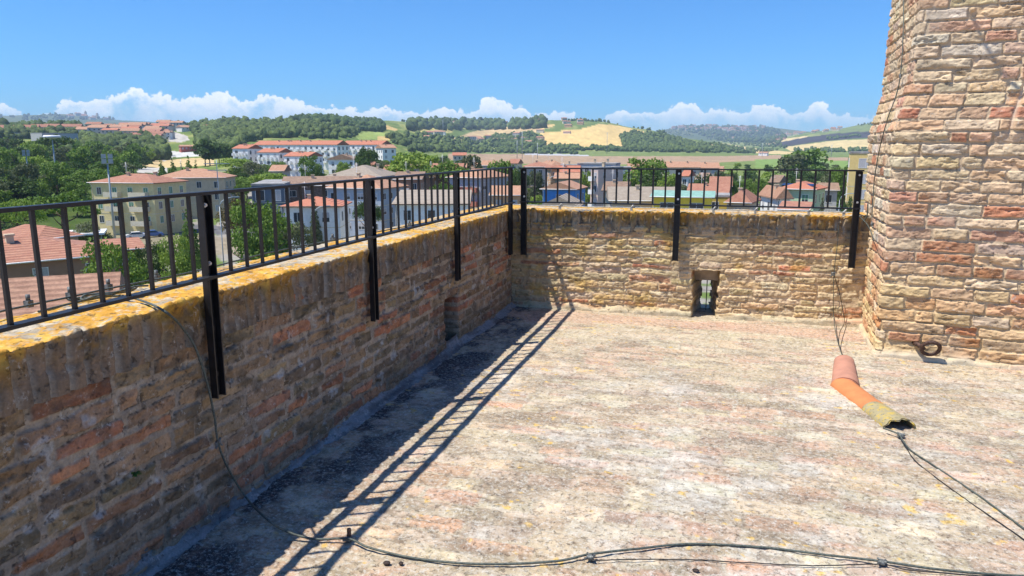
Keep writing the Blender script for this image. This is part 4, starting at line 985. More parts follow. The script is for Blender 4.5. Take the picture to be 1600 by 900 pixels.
T('umbrella', 420, 266, 80, 232, 'leaf_light', 'bright flat pine grove edge behind the flat-roofed shed')
T('umbrella', 370, 272, 60, 225, 'leaf', 'flat green pine beside the orange-roofed apartment block')
T('bush', 372, 288, 66, 150, 'leaf_rusty', 'reddish brown hedge bush beside the scaffolding')
T('bush', 400, 300, 50, 150, 'leaf_dark', 'dark bush behind the big spreading green tree')
T('umbrella', 86, 205, 50, 430, 'leaf_dark', 'dark flat-topped umbrella pine in front of the pale concrete hall')
for x, y, w in ((250, 246, 26), (268, 243, 22), (293, 240, 24), (305, 247, 18), (282, 250, 16)):
    T('cypress', x, y, w, 262, 'leaf', 'pointed dark green poplar behind the orange-roofed block', 'poplars behind the orange-roofed block')
for x, y, w in ((318, 222, 40), (340, 224, 40), (358, 226, 34), (325, 214, 34)):
    T('broadleaf', x, y, w, 470, 'leaf_dark', 'dark tree beside the red farmhouse', 'dark trees beside the red farmhouse')
rg = random.Random(11)
_used = set()
CN = {'leaf': 'mid-green', 'leaf_dark': 'dark green', 'leaf_light': 'bright green', 'leaf_olive': 'grey-green'}
KN = {'broadleaf': 'broadleaf tree', 'umbrella': 'umbrella pine', 'conifer': 'layered conifer'}
def autolabel(kind, mat, D, rows, px, marks, where, fallback):
    row = [n for d, n in rows if D < d][0]; mk = [n for x, n in marks if px < x][0]
    for f in ('{c} {k}, {r} ranks of {w}, {m}', 'fuller {c} {k}, {r} ranks of {w}, {m}', 'another {c} {k}, {r} ranks of {w}, {m}'):
        s = f.format(c=CN[mat], k=KN[kind], r=row, w=where, m=mk)
        if s not in _used: _used.add(s); return s
    return fallback
SL_R = [(240, 'lowest'), (300, 'lower'), (370, 'middle'), (450, 'upper'), (1e9, 'top')]; SL_M = [(-30, 'at the frame edge'), (25, 'short of the grey floodlight mast'), (60, 'by the grey mast'), (110, 'by the disc mast'), (160, 'beside the floodlight mast'), (205, 'over the yellow block'), (1e9, 'by the straw field')]
VA_R = [(300, 'front'), (380, 'second'), (460, 'third'), (1e9, 'back')]; VA_M = [(610, 'by the terrace end'), (660, 'behind the large pale tree'), (710, 'behind the broad pine'), (770, 'behind the balconied flats'), (1e9, 'behind the corner posts')]
FI_R = [(330, 'near'), (430, 'middle'), (520, 'far'), (1e9, 'outer')]; FI_M = [(1130, 'behind the row houses'), (1200, 'behind the clipped pines'), (1280, 'around the very large round tree'), (1e9, 'behind the yellow flats')]
k = 0
while k < 165:
    px = rg.uniform(-120, 262); D = rg.uniform(185, 640)
    if D > 330 and px > 235: continue
    if 215 < px < 262 and 225 < D < 400: continue
    if px > 140 and D < 235: continue
    hh = rg.uniform(8, 13); p = at(px, 240, D); z = terr(D, math.atan2(p[0], p[1])); q = project(np.array([[p[0], p[1], z+hh]]))
    kk = rg.choice(['broadleaf', 'broadleaf', 'broadleaf', 'umbrella', 'conifer']); mm = rg.choice(['leaf', 'leaf', 'leaf_dark', 'leaf_light', 'leaf_olive'])
    T(kk, px, float(q[1][0]), rg.uniform(8, 13)*F_PX/D, D, mm, autolabel(kk, mm, D, SL_R, px, SL_M, 'wooded slope', 'leafy tree crowded among others on the wooded slope beyond the yellow apartment block'), 'trees of the wooded slope'); k += 1
k = 0
while k < 60:
    px = rg.uniform(560, 830); D = rg.uniform(240, 560)
    hh = rg.uniform(8, 12); p = at(px, 250, D); z = terr(D, math.atan2(p[0], p[1])); q = project(np.array([[p[0], p[1], z+hh]]))
    if px > 740 and D > 330: continue
    kk = rg.choice(['broadleaf', 'broadleaf', 'umbrella']); mm = rg.choice(['leaf', 'leaf_dark', 'leaf_light', 'leaf_olive'])
    T(kk, px, float(q[1][0]), rg.uniform(8, 12)*F_PX/D, D, mm, autolabel(kk, mm, D, VA_R, px, VA_M, 'valley grove', 'leafy tree of the grove filling the valley behind the brown tiled flats'), 'trees of the valley grove'); k += 1
k = 0
while k < 34:
    px = rg.uniform(1060, 1360); D = rg.uniform(240, 620)
    hh = rg.uniform(4, 8); p = at(px, 250, D); z = terr(D, math.atan2(p[0], p[1])); q = project(np.array([[p[0], p[1], z+hh]]))
    mm = rg.choice(['leaf', 'leaf_dark', 'leaf_light', 'leaf_olive'])
    T('broadleaf', px, float(q[1][0]), rg.uniform(6, 10)*F_PX/D, D, mm, autolabel('broadleaf', mm, D, FI_R, px, FI_M, 'green plain', 'small field tree scattered over the green plain beyond the rail'), 'field trees of the plain'); k += 1

GA_R = [(170, 'front'), (205, 'second'), (240, 'third'), (1e9, 'back')]; GA_M = [(440, 'below the stepped terraces'), (520, 'by the workshops'), (640, 'by the hipped block'), (720, 'by the red-brown flats'), (820, 'by the balconied flats'), (920, 'behind the blue house'), (1040, 'by the pink tower'), (1140, 'behind the yellow workshop'), (1230, 'by the awning house'), (1e9, 'by the mint house')]
k = 0
while k < 62:
    px = rg.uniform(350, 830) if k < 36 else rg.uniform(830, 1330); D = rg.uniform(165, 275) if px > 560 else rg.uniform(200, 300)
    hh = rg.uniform(6.5, 9.5); p = at(px, 260, D); z = terr(D, math.atan2(p[0], p[1])); q = project(np.array([[p[0], p[1], z+hh]]))
    if 510 < px < 640 and D < 215: continue
    kk = rg.choice(['broadleaf', 'broadleaf', 'umbrella', 'conifer']); mm = rg.choice(['leaf', 'leaf', 'leaf_dark', 'leaf_light', 'leaf_olive'])
    T(kk, px, float(q[1][0]), rg.uniform(5.5, 9)*F_PX/D, D, mm, autolabel(kk, mm, D, GA_R, px, GA_M, 'town gardens', 'garden tree standing among the town houses'), 'trees of the town gardens'); k += 1
# far woods, hedges and single far trees too many to count
def far_wood(name, polys, mat, sizes=(4, 9.5), wide=1.0):
    t = (1+5**.5)/2; iv = np.array([(-1,t,0),(1,t,0),(-1,-t,0),(1,-t,0),(0,-1,t),(0,1,t),(0,-1,-t),(0,1,-t),(t,0,-1),(t,0,1),(-t,0,-1),(-t,0,1)], float); iv /= np.linalg.norm(iv[0])
    fa = [(0,11,5),(0,5,1),(0,1,7),(0,7,10),(0,10,11),(1,5,9),(5,11,4),(11,10,2),(10,7,6),(7,1,8),(3,9,4),(3,4,2),(3,2,6),(3,6,8),(3,8,9),(4,9,5),(2,4,11),(6,2,10),(8,6,7),(9,8,1)]
    vs = list(map(tuple, iv)); cache = {}
    def mid(a, b):
        k = (min(a, b), max(a, b))
        if k not in cache: m = (np.array(vs[a])+np.array(vs[b]))/2; m /= np.linalg.norm(m); vs.append(tuple(m)); cache[k] = len(vs)-1
        return cache[k]
    f2 = []
    for a, b, c in fa: ab, bc, ca = mid(a, b), mid(b, c), mid(c, a); f2 += [(a, ab, ca), (b, bc, ab), (c, ca, bc), (ab, bc, ca)]
    S = np.array(vs); Fm = np.array(f2); rgn = np.random.default_rng(len(polys)*13+5); V = []; Fa = []; Co = []; off = 0
    for poly, dens, dmin in polys:
        P = np.array(poly, float); x0, y0 = P.min(0); x1, y1 = P.max(0); n = int((x1-x0)*(y1-y0)*dens*1.8)
        xs = rgn.uniform(x0, x1, n); ys = rgn.uniform(y0, y1, n); ok = inpoly(xs, ys, poly)
        for x, y in zip(xs[ok], ys[ok]):
            h = hit(x, y, dmin)
            if not h: continue
            p, D = h; s = rgn.uniform(*sizes)*wide; hh = rgn.uniform(0.8, 1.25)*s
            R = S*(1+rgn.uniform(-0.42, 0.42, (len(S), 1)))*np.array([s*0.55, s*0.55, hh*0.55])+np.array([p.x, p.y, p.z+hh*0.42])
            V.append(R); Fa.append(Fm+off); off += len(S); Co.append(np.full((len(S), 3), rgn.random())+rgn.uniform(-0.2, 0.2, (len(S), 1)))
    me = np_mesh(name, np.concatenate(V), np.concatenate(Fa), mat, np.clip(np.concatenate(Co), 0, 1)); o = link(name, me); tag(o, kind='stuff'); return o
o = far_wood('distant_woodland', [
    ([(-60,212),(120,210),(120,218),(-60,218)], 0.14, 500), ([(250,186),(340,183),(460,184),(460,210),(400,222),(360,228),(320,222),(300,206),(262,200)], 0.075, 500), ([(130,206),(262,206),(262,224),(130,224)], 0.035, 450),
    ([(330,196),(560,196),(562,214),(520,218),(400,216),(360,228),(330,222)], 0.06, 480), ([(110,226),(250,222),(262,250),(215,256),(110,250)], 0.08, 380), ([(310,204),(400,206),(370,240),(340,250),(310,235)], 0.10, 400),
    ([(620,184),(720,185),(720,193),(620,190)], 0.14, 900), ([(640,209),(720,217),(770,219),(850,229),(840,236),(700,236),(620,228),(600,215)], 0.05, 600),
    ([(772,213),(830,210),(846,214),(852,230),(780,230),(762,221)], 0.2, 900), ([(860,181),(900,180),(945,185),(1005,193),(1060,203),(1085,214),(1060,213),(1005,203),(945,191),(880,189)], 0.2, 900),
    ([(968,214),(990,208),(1040,212),(1090,226),(1130,236),(1080,238),(1010,236),(975,234)], 0.22, 900), ([(850,230),(980,233),(1180,237),(1180,240),(980,238),(850,235)], 0.16, 900),
    ([(1090,224),(1150,230),(1215,235),(1200,238),(1150,236),(1095,230)], 0.2, 900), ([(1130,210),(1215,222),(1230,232),(1160,228),(1100,218)], 0.12, 1500), ([(1240,234),(1400,232),(1400,238),(1240,239)], 0.12, 900),
    ([(1290,194),(1320,188),(1420,186),(1420,196),(1330,196)], 0.2, 2500), ([(1290,216),(1345,211),(1345,214),(1295,219)], 0.2, 2500), ([(640,232),(900,238),(900,242),(640,238)], 0.10, 700)], M['leaf_far'])
o['label'] = 'dense green woods and hedgerows covering the hills beyond the town'
o = far_wood('dark_pinewood', [([(455,182),(520,180),(575,182),(600,198),(598,208),(560,204),(500,196),(458,190)], 0.26, 600), ([(-60,203),(125,203),(125,205.5),(-60,205.5)], 0.9, 600)], M['leaf_dark'], (7, 12))
o['label'] = 'dark pine wood along the hill crest behind the white terraces'
o = far_wood('far_hill_scrub', [([(1030,196),(1080,191),(1180,193),(1215,203),(1230,215),(1215,224),(1130,222),(1080,208)], 0.10, 3500), ([(640,188),(850,186),(850,203),(640,205)], 0.05, 1200), ([(0,180),(200,178),(200,188),(0,190)], 0.03, 4500)], M['leaf_far'], (12, 22))
o['label'] = 'patchy scrub and trees over the farthest hills'
# ================================================================== BUILDINGS
M['whitep'] = simple('white_paint', (0.8, 0.8, 0.8), 0.4)
def roofmat(name, a, b, rows=2.6):
    m, nt, bs = mat_new(name); tc = nt.nodes.new('ShaderNodeTexCoord'); O = tc.outputs['Object']; ge = nt.nodes.new('ShaderNodeNewGeometry')
    n = noise(nt, O, 1.2, 6, 0.7); n2 = noise(nt, O, 7, 3, 0.6)
    c = mixc(nt, mapr(nt, mth(nt, 'ADD', mth(nt, 'MULTIPLY', n, 0.6), mth(nt, 'MULTIPLY', n2, 0.4)), 0.35, 0.65), a, b)
    # courses of tiles run along the contour: shade lines by height
    sp = nt.nodes.new('ShaderNodeSeparateXYZ'); nt.links.new(O, sp.inputs[0])
    w = mth(nt, 'SINE', mth(nt, 'MULTIPLY', sp.outputs[2], 2*math.pi*rows*2.6)); f = mapr(nt, w, 0.3, 1.0, 0.0, 0.42)
    c = mixc(nt, f, c, tuple(q*0.45 for q in a))
    nt.links.new(c, bs.inputs['Base Color']); bs.inputs['Roughness'].default_value = 0.9
    bp = nd(nt, 'ShaderNodeBump', inp={'Strength': 0.8, 'Distance': 0.05, 'Height': w}); nt.links.new(bp.outputs[0], bs.inputs['Normal']); return m
M['r_red'] = roofmat('red_roof_tiles', (0.31, 0.125, 0.08), (0.43, 0.22, 0.14)); M['r_orange'] = roofmat('orange_roof_tiles', (0.38, 0.185, 0.11), (0.50, 0.30, 0.19))
M['r_brown'] = roofmat('brown_roof_tiles', (0.20, 0.125, 0.085), (0.34, 0.23, 0.16)); M['r_grey'] = roofmat('weathered_roof_tiles', (0.27, 0.22, 0.17), (0.38, 0.32, 0.25)); M['r_bright'] = roofmat('bright_red_tiles', (0.42, 0.135, 0.08), (0.50, 0.22, 0.13))
M['r_near'] = roofmat('near_roof_tiles', (0.24, 0.125, 0.08), (0.40, 0.23, 0.15), 2.2)
M['r_green'] = simple('green_sheet_roof', (0.25, 0.42, 0.33), 0.5, 0, 0.15, 1.5); M['r_flat'] = simple('flat_roof', (0.30, 0.29, 0.28), 0.9, 0, 0.2, 0.8)
def plaster(name, c): return simple(name, c, 0.9, 0, 0.055, 1.6, 0.0)
for k, c in dict(yellow=(0.68,0.57,0.29), cream=(0.62,0.56,0.42), white=(0.80,0.79,0.76), orange=(0.56,0.34,0.18), brick=(0.33,0.19,0.13), grey=(0.40,0.42,0.45), pink=(0.62,0.48,0.42), blue=(0.07,0.26,0.62), vivid=(0.78,0.55,0.06),
                 ochre=(0.52,0.38,0.07), mint=(0.44,0.58,0.38), red=(0.42,0.10,0.07), bluegrey=(0.36,0.42,0.50), concrete=(0.46,0.45,0.43), tan=(0.56,0.44,0.30), flats=(0.66,0.50,0.20), darkglass=(0.10,0.13,0.17)).items():
    M['w_'+k] = plaster(k+'_plaster', c)
M['pane'] = simple('window_glass', (0.035, 0.045, 0.055), 0.15, 0, 0.2, 3); M['shut_green'] = simple('green_shutter', (0.10, 0.24, 0.14), 0.6); M['shut_grey'] = simple('grey_roller_blind', (0.42, 0.41, 0.42), 0.7)
M['shut_brown'] = simple('brown_shutter', (0.16, 0.08, 0.05), 0.6); M['frame_w'] = simple('white_frame', (0.7, 0.7, 0.68), 0.5); M['solar'] = simple('solar_panel', (0.02, 0.035, 0.10), 0.15); M['slab_r'] = simple('terracotta_slab', (0.46, 0.17, 0.11), 0.8)
M['w_dkbrick'] = simple('dark_brickwork', (0.17, 0.12, 0.095), 0.9, 0, 0.3, 3)
def roof_part(parent, W, Dp, z, kind, rh, mat, ov=0.5, name='roof'):
    mb = MB(); a, b = W/2+ov, Dp/2+ov; e = 0.18
    if kind == 'flat':
        mb.box(-W/2-0.1, W/2+0.1, -Dp/2-0.1, Dp/2+0.1, z, z+0.35); mb.box(-W/2+0.3, W/2-0.3, -Dp/2+0.3, Dp/2-0.3, z+0.351, z+0.38)
    else:
        base = [(-a, -b, z), (a, -b, z), (a, b, z), (-a, b, z)]; up = [(x, y, zz+e) for x, y, zz in base]
        mb.quad(base[::-1])
        for i in range(4): j = (i+1) % 4; mb.quad([base[i], base[j], up[j], up[i]])
        if kind == 'hip':
            if W >= Dp: r0, r1 = (-(a-b), 0, z+e+rh), (a-b, 0, z+e+rh); fs = [[up[0], up[1], r1, r0], [up[1], up[2], r1], [up[2], up[3], r0, r1], [up[3], up[0], r0]]
            else: r0, r1 = (0, -(b-a), z+e+rh), (0, b-a, z+e+rh); fs = [[up[0], up[1], r0], [up[1], up[2], r1, r0], [up[2], up[3], r1], [up[3], up[0], r0, r1]]
            if abs(a-b) < 0.05: r = (0, 0, z+e+rh); fs = [[up[0], up[1], r], [up[1], up[2], r], [up[2], up[3], r], [up[3], up[0], r]]
        elif kind == 'gable':      # ridge along x
            r0, r1 = (-a, 0, z+e+rh), (a, 0, z+e+rh); fs = [[up[0], up[1], r1, r0], [up[2], up[3], r0, r1], [up[1], up[2], r1], [up[3], up[0], r0]]
        elif kind == 'gabley':
            r0, r1 = (0, -b, z+e+rh), (0, b, z+e+rh); fs = [[up[1], up[2], r1, r0], [up[3], up[0], r0, r1], [up[0], up[1], r0], [up[2], up[3], r1]]
        elif kind == 'mono':
            q = [(x, y, zz+(rh if y > 0 else 0)) for x, y, zz in up]; fs = [q, [up[1], up[2], q[2]], [up[3], up[0], q[3]], [up[2], up[3], q[3], q[2]]]
        for f in fs: mb.quad(f)
    return mb.build(name, mat, parent)
def win_mesh(w, h, frame, shut=None):
    mb = MB(); mb.box(-w/2-0.08, w/2+0.08, -0.05, 0.0, -0.08, 0.0); mb.box(-w/2-0.08, w/2+0.08, -0.05, 0, h, h+0.07); mb.box(-w/2-0.07, -w/2, -0.045, 0, 0.0, h); mb.box(w/2, w/2+0.07, -0.045, 0, 0, h); mb.box(-0.03, 0.03, -0.04, 0, 0, h)
    if shut == 'sides': mb.box(-w/2-0.07-w*0.5, -w/2-0.075, -0.06, -0.01, 0, h, 1); mb.box(w/2+0.075, w/2+0.07+w*0.5, -0.06, -0.01, 0, h, 1)
    pb = MB(); pb.box(-w/2, -0.03, -0.022, 0, 0, h); pb.box(0.03, w/2, -0.022, 0, 0, h)
    return mb, pb
def building(name, label, cat, x0, x1, ye, D, dep, rot=0, roof='hip', rh=2.0, wall='cream', rmat='r_orange', floors=None, shut=None, smat='shut_green', pane='pane', bal=None, chim=1, sides=(1, 1), wgap=3.0, wsize=(1.1, 1.5), ov=0.5, group=None, ftop=0.9, base=None, frontwin=True, hity=None):
    rh *= 0.74
    if hity is not None:
        hh = hit((x0+x1)/2, hity, 300); D = hh[1] if hh else D
    r = math.radians(rot); ext = (x1-x0)*D/F_PX; W = max(2.0, (ext-dep*abs(math.sin(r)))/abs(math.cos(r)))
    pxm = (x0+x1)/2; p = at(pxm, ye, D); th = math.atan2(p[0], p[1]); Dc = D+(abs(math.cos(r))*dep+abs(math.sin(r))*W)/2
    cx, cy = Dc*math.sin(th), Dc*math.cos(th); zb = min(terr(D, th), terr(Dc, th))-0.8 if base is None else base
    ze = p[2]; H = ze-zb
    t = thing(name, label, cat, (cx, cy, zb), -th+r, group)
    mb = MB(); mb.box(-W/2, W/2, -dep/2, dep/2, 0, H); mb.build('wall', M['w_'+wall] if isinstance(wall, str) else wall, t)
    rf = roof_part(t, W, dep, H, roof, rh, M[rmat], ov)
    for i in range(chim):
        cxx = W*(-0.25+0.5*((i*0.618+0.3) % 1)); cyy = dep*0.12*(1 if i % 2 else -1); mb = MB(); zt = H+rh*0.95+0.5 if roof != 'flat' else H+1.4
        mb.box(cxx-0.3, cxx+0.3, cyy-0.3, cyy+0.3, H+0.25, zt); mb.box(cxx-0.4, cxx+0.4, cyy-0.4, cyy+0.4, zt+0.002, zt+0.15); mb.build('chimney', M['w_tan'], rf)
    if chim and roof != 'flat' and D < 320:
        mb = MB(); ax, ay = -W*0.22, 0.4; mb.tube([(ax, ay, H), (ax, ay, H+rh+2.6)], 0.035, 5)
        for q in range(4): mb.tube([(ax-0.5+q*0.06, ay, H+rh+1.7+q*0.25), (ax+0.5-q*0.06, ay, H+rh+1.7+q*0.25)], 0.02, 4)
        mb.build('aerial', M['whitep'], t)
    if D < 320:
        mb = MB(); e_ = dep/2+ov+0.06; mb.tube([(-W/2-ov, -e_, H+0.12), (W/2+ov, -e_, H+0.12)], 0.08, 6)
        if roof != 'flat': mb.tube([(-W/2+0.15, -e_, H+0.1), (-W/2+0.15, -dep/2-0.08, H-0.5), (-W/2+0.15, -dep/2-0.08, 0.2)], 0.05, 5); mb.build('gutter', M['w_dkbrick'] if wall in ('white', 'cream') else M['frame_w'], t)
        if roof != 'mono' and H > 6:
            mb = MB()
            for f in range(1, int(H/3.0)):
                z = H-0.25-f*3.0
                if z > 0.5: mb.box(-W/2-0.03, W/2+0.03, -dep/2-0.03, dep/2+0.03, z-0.12, z)
            if mb.v: mb.build('string_course', M['w_cream'], t)
    nf = floors if floors is not None else max(1, int(H/3.05)); fb, pb = win_mesh(wsize[0], wsize[1], None, shut)
    fme = fb.mesh('window', [M['frame_w'], M[smat]]); cnt = 0
    w_, h_ = wsize; hb = MB(); hb.box(-w_/2, w_/2, -0.022, 0, 0, h_*0.45, 0); hb.box(-w_/2, w_/2, -0.034, 0, h_*0.45, h_, 1); cb_ = MB(); cb_.box(-w_/2, w_/2, -0.034, 0, 0, h_, 1)
    bl = M['shut_grey'] if smat == 'shut_green' and wall not in ('mint', 'yellow') else M[smat]; pm = [pb.mesh('pane', M[pane])]*4+[hb.mesh('pane', [M[pane], bl])]*3+[cb_.mesh('pane', [M[pane], bl])]*2; rgw = random.Random(int(x0*7+D))
    faces = ([((0, -dep/2), 0, W)] if frontwin else [])+([((-W/2, 0), -math.pi/2, dep)] if sides[0] else [])+([((W/2, 0), math.pi/2, dep)] if sides[1] else [])
    for (ox, oy), a, Lw in faces:
        n = max(1, int(Lw/wgap)); 
        for f in range(nf):
            z = H-ftop-wsize[1]-f*3.0
            if z < 0.8: break
            for i in range(n):
                if cnt >= 96: break
                u = (i+0.5-n/2)*(Lw/n); w = link('window', fme, t); w.location = (ox+u*math.cos(a), oy+u*math.sin(a), z); w.rotation_euler = (0, 0, a); q = link('pane', rgw.choice(pm), w); cnt += 1
    if bal:
        for f in range(nf):
            z = H-ftop-wsize[1]-f*3.0-0.55
            if z < 1: break
            for (u0, u1) in bal[0]:
                mb = MB(); mb.box(u0*W, u1*W, -dep/2-1.25, -dep/2-0.002, z, z+0.16); mb.box(u0*W, u1*W, -dep/2-1.25, -dep/2-1.17, z+0.161, z+1.05); mb.box(u0*W, u0*W+0.08, -dep/2-1.168, -dep/2-0.003, z+0.161, z+1.05); mb.box(u1*W-0.08, u1*W, -dep/2-1.168, -dep/2-0.003, z+0.161, z+1.05)
                mb.build('balcony', M[bal[1]], t)
    return t
B = building
B('tiled_roof_house', 'near house under a broad reddish brown tiled roof below the parapet', 'house', -330, 196, 575, 38, 13, -14, 'gable', 3.2, 'brick', 'r_near', 1, chim=1, sides=(0, 0), frontwin=False)
B('brick_house', 'low brick house with a wide hipped tiled roof by the full green tree', 'house', -70, 150, 413, 76, 12, 10, 'hip', 2.2, 'brick', 'r_red', 1, wgap=3.5, chim=1, ftop=0.6)
B('brick_house', 'small upper brick block with its own hipped roof behind the low brick house', 'house', 10, 106, 376, 92, 8, 30, 'hip', 1.5, 'tan', 'r_red', 1, sides=(0, 0), chim=0)
B('brick_house', 'small tiled outbuilding behind the full green tree', 'outbuilding', 160, 214, 392, 98, 8, 8, 'gable', 1.2, 'brick', 'r_red', 1, sides=(0, 0), chim=0)
B('apartment_block', 'pale yellow apartment block with an orange hipped roof and skylights', 'apartment block', 156, 280, 287.5, 172, 11, -38, 'hip', 2.3, 'yellow', 'r_red', 4, wgap=3.4, wsize=(1.0, 1.4), bal=(((-0.25, -0.02), (0.15, 0.42)), 'w_cream'), chim=2)
B('apartment_block', 'orange-roofed apartment block behind the pale yellow one', 'apartment block', 252, 362, 279, 205, 13, -14, 'hip', 2.9, 'tan', 'r_orange', 4, wgap=4, bal=(((-0.45, -0.15),), 'slab_r'), chim=1)
B('concrete_hall', 'long pale concrete hall among the trees of the far slope', 'hall', -40, 58, 207.5, 520, 14, 0, 'flat', 0.4, 'concrete', 'r_flat', 1, wgap=6, chim=0, hity=217)
B('concrete_hall', 'tall grey-sided concrete building behind the dark umbrella pine', 'hall', 58, 112, 208, 470, 16, 30, 'flat', 0.4, 'concrete', 'r_flat', 0, chim=0, hity=237)
B('villa', 'red farmhouse with white-edged roofs beside the dark trees', 'farmhouse', 283, 319, 229, 500, 10, 10, 'gable', 1.8, 'red', 'r_orange', 2, wgap=3, hity=238)
B('villa', 'large white-walled villa with a long orange roof on the hill', 'villa', 279, 315, 199, 820, 16, 25, 'gable', 4.0, 'white', 'r_orange', 2, wgap=5, hity=206)
B('villa', 'orange villa on the hill at the edge of the woods', 'villa', 314, 340, 197.5, 840, 12, 5, 'hip', 3.2, 'orange', 'r_red', 2, wgap=5, hity=206)
B('villa', 'grey villa on the hill beside the orange one', 'villa', 341, 369, 198.5, 860, 12, -5, 'hip', 2.6, 'bluegrey', 'r_brown', 2, wgap=5, hity=207)
B('villa', 'brick villa half hidden in the woods above the white terraces', 'villa', 345, 368, 199, 700, 10, 0, 'hip', 2.0, 'brick', 'r_brown', 2, wgap=5, hity=206)
# white terraces on the rise
TB = dict(cat='terrace'); g = 'white terraces'
def terrace(label, x0, x1, ye, D, dep, rot, rh, nb, **k):
    bal = [(-0.5+(i+0.12)/nb, -0.5+(i+0.62)/nb) for i in range(nb)]
    return B('white_terrace', label, 'terrace', x0, x1, ye, D, dep, rot, 'gable', rh, 'white', 'r_bright', 3, wgap=3.2, wsize=(1.3, 1.7), bal=(bal, 'w_white'), chim=k.get('chim', 4), ov=0.3, ftop=0.8, shut=None, group=g)
terrace('longest white terrace, uppermost, with a bright red roof', 399, 541, 226.5, 392, 12, -33, 3.0, 12, chim=9)
terrace('second white terrace with a long red roof behind umbrella pines', 534, 612, 226.5, 420, 12, -33, 3.2, 7, chim=6)
terrace('white terrace block farthest to the side beyond the poplars', 366, 408, 232.5, 360, 12, -33, 2.4, 5)
terrace('middle stepped white terrace block under the longest one', 405, 456, 238.5, 350, 12, -33, 2.4, 5)
terrace('lowest stepped white terrace block beside the tall green tree', 446, 503, 244.5, 338, 12, -33, 2.4, 5)
B('white_house', 'small white gabled house below the second white terrace', 'house', 514, 562, 249.5, 300, 12, 62, 'gable', 2.6, 'white', 'r_brown', 3, wgap=3.2)
B('villa', 'white-gabled villa at the end of the second white terrace', 'villa', 588, 618, 231.5, 400, 10, 20, 'gable', 2.4, 'white', 'r_orange', 2)
B('low_shed', 'flat-roofed pale shed behind the brown workshop roofs', 'shed', 408, 486, 286, 178, 12, -6, 'flat', 0.4, 'white', 'r_flat', 1, chim=0, sides=(0, 0))
B('workshop', 'dark glazed workshop behind the big spreading green tree', 'workshop', 396, 452, 290, 150, 10, -8, 'flat', 0.3, 'darkglass', 'r_flat', 3, wgap=2, wsize=(1.6, 2.0), chim=0)
B('workshop', 'brown-tiled workshop with dark brick walls and two skylights', 'workshop', 446, 556, 291, 158, 14, -4, 'gable', 2.2, M['w_dkbrick'], 'r_brown', 3, wgap=3.4, wsize=(1.6, 1.2), chim=2)
B('white_bungalow', 'white bungalow with a bright orange-red hipped roof', 'bungalow', 445, 546, 324, 122, 9, -12, 'hip', 1.7, 'white', 'r_bright', 1, wgap=3.5, chim=1)
B('hipped_block', 'large block under a weathered brown hipped roof behind the rail', 'apartment block', 512, 628, 277, 190, 17, -20, 'hip', 3.6, 'tan', 'r_grey', 3, wgap=3.5, chim=2)
B('apartment_block', 'blue-grey apartment block with an orange roof beside the largest post', 'apartment block', 512, 637, 296, 150, 12, -28, 'hip', 3.4, 'bluegrey', 'r_orange', 4, wgap=2.8, wsize=(1.3, 1.2), chim=1)
B('apartment_block', 'brick and white flats with a brown roof behind the closely set balusters', 'apartment block', 618, 668, 281, 178, 10, -10, 'gable', 2.2, 'brick', 'r_brown', 5, wgap=2.6, bal=(((-0.35, 0.05),), 'w_white'), wsize=(1.0, 1.6), smat='shut_brown', chim=1)
B('apartment_block', 'red-brown flats with a shadowed side and hipped roof', 'apartment block', 652, 704, 278, 196, 10, -28, 'hip', 2.2, 'brick', 'r_brown', 4, wgap=3, chim=1)
B('low_shed', 'long white shed with a grey tiled lean-to roof below the flats', 'shed', 618, 738, 320, 116, 12, -4, 'mono', 2.0, 'white', 'r_grey', 1, chim=0, sides=(0, 0))
B('apartment_block', 'grey flats with terracotta balconies under an orange roof', 'apartment block', 700, 800, 279, 160, 13, -32, 'hip', 2.4, 'grey', 'r_orange', 4, wgap=3.2, wsize=(1.2, 1.5), bal=(((-0.45, -0.05), (0.1, 0.45)), 'slab_r'), chim=1)
B('orange_house', 'orange-walled house with a low tiled roof by the corner posts', 'house', 768, 822, 306, 148, 10, -5, 'gable', 2.2, 'orange', 'r_orange', 1, chim=0, sides=(0, 0))
B('villa', 'hipped-roof villa behind the pale tree by the corner', 'villa', 818, 866, 261.5, 245, 12, 5, 'hip', 2.2, 'pink', 'r_red', 3, wgap=3)
B('villa', 'second hipped roof behind the hipped-roof villa', 'villa', 842, 880, 259, 275, 12, 25, 'hip', 2.2, 'cream', 'r_orange', 3)
B('orange_house', 'small orange house with two rows of square dark windows', 'house', 852, 874, 264.5, 198, 8, 10, 'hip', 1.2, 'orange', 'r_red', 3, wgap=2.2, wsize=(0.9, 1.1), chim=0)
B('tiled_roof_house', 'long low house with a red roof beside the small orange house', 'house', 866, 906, 270, 212, 9, -3, 'gable', 2.4, 'cream', 'r_bright', 3, wgap=3)
B('tiled_roof_house', 'lower house with a peach roof in front of the red-roofed one', 'house', 868, 908, 280, 188, 9, -3, 'gable', 1.8, 'cream', 'r_orange', 2, wgap=3)
B('apartment_block', 'dark-topped pinkish block behind the blue house', 'apartment block', 876, 910, 259, 265, 10, 0, 'flat', 0.4, 'pink', 'r_flat', 3, wgap=3, chim=1)
B('apartment_block', 'pale apartment block with a wide brown flat top beyond the blue house', 'apartment block', 903, 970, 257, 215, 12, -8, 'flat', 0.4, 'grey', 'r_flat', 4, wgap=5, chim=2)
B('apartment_tower', 'pink and white apartment tower, tallest behind the end railing', 'apartment block', 926, 972, 264, 172, 11, -32, 'flat', 0.5, 'pink', 'r_flat', 5, wgap=4, wsize=(1.1, 1.3), bal=(((-0.45, 0.1),), 'w_white'), chim=1)
B('apartment_block', 'lilac-grey block tucked behind the pink and white tower', 'apartment block', 955, 985, 263, 205, 10, 0, 'flat', 0.4, 'bluegrey', 'r_flat', 4, wgap=3, chim=0)
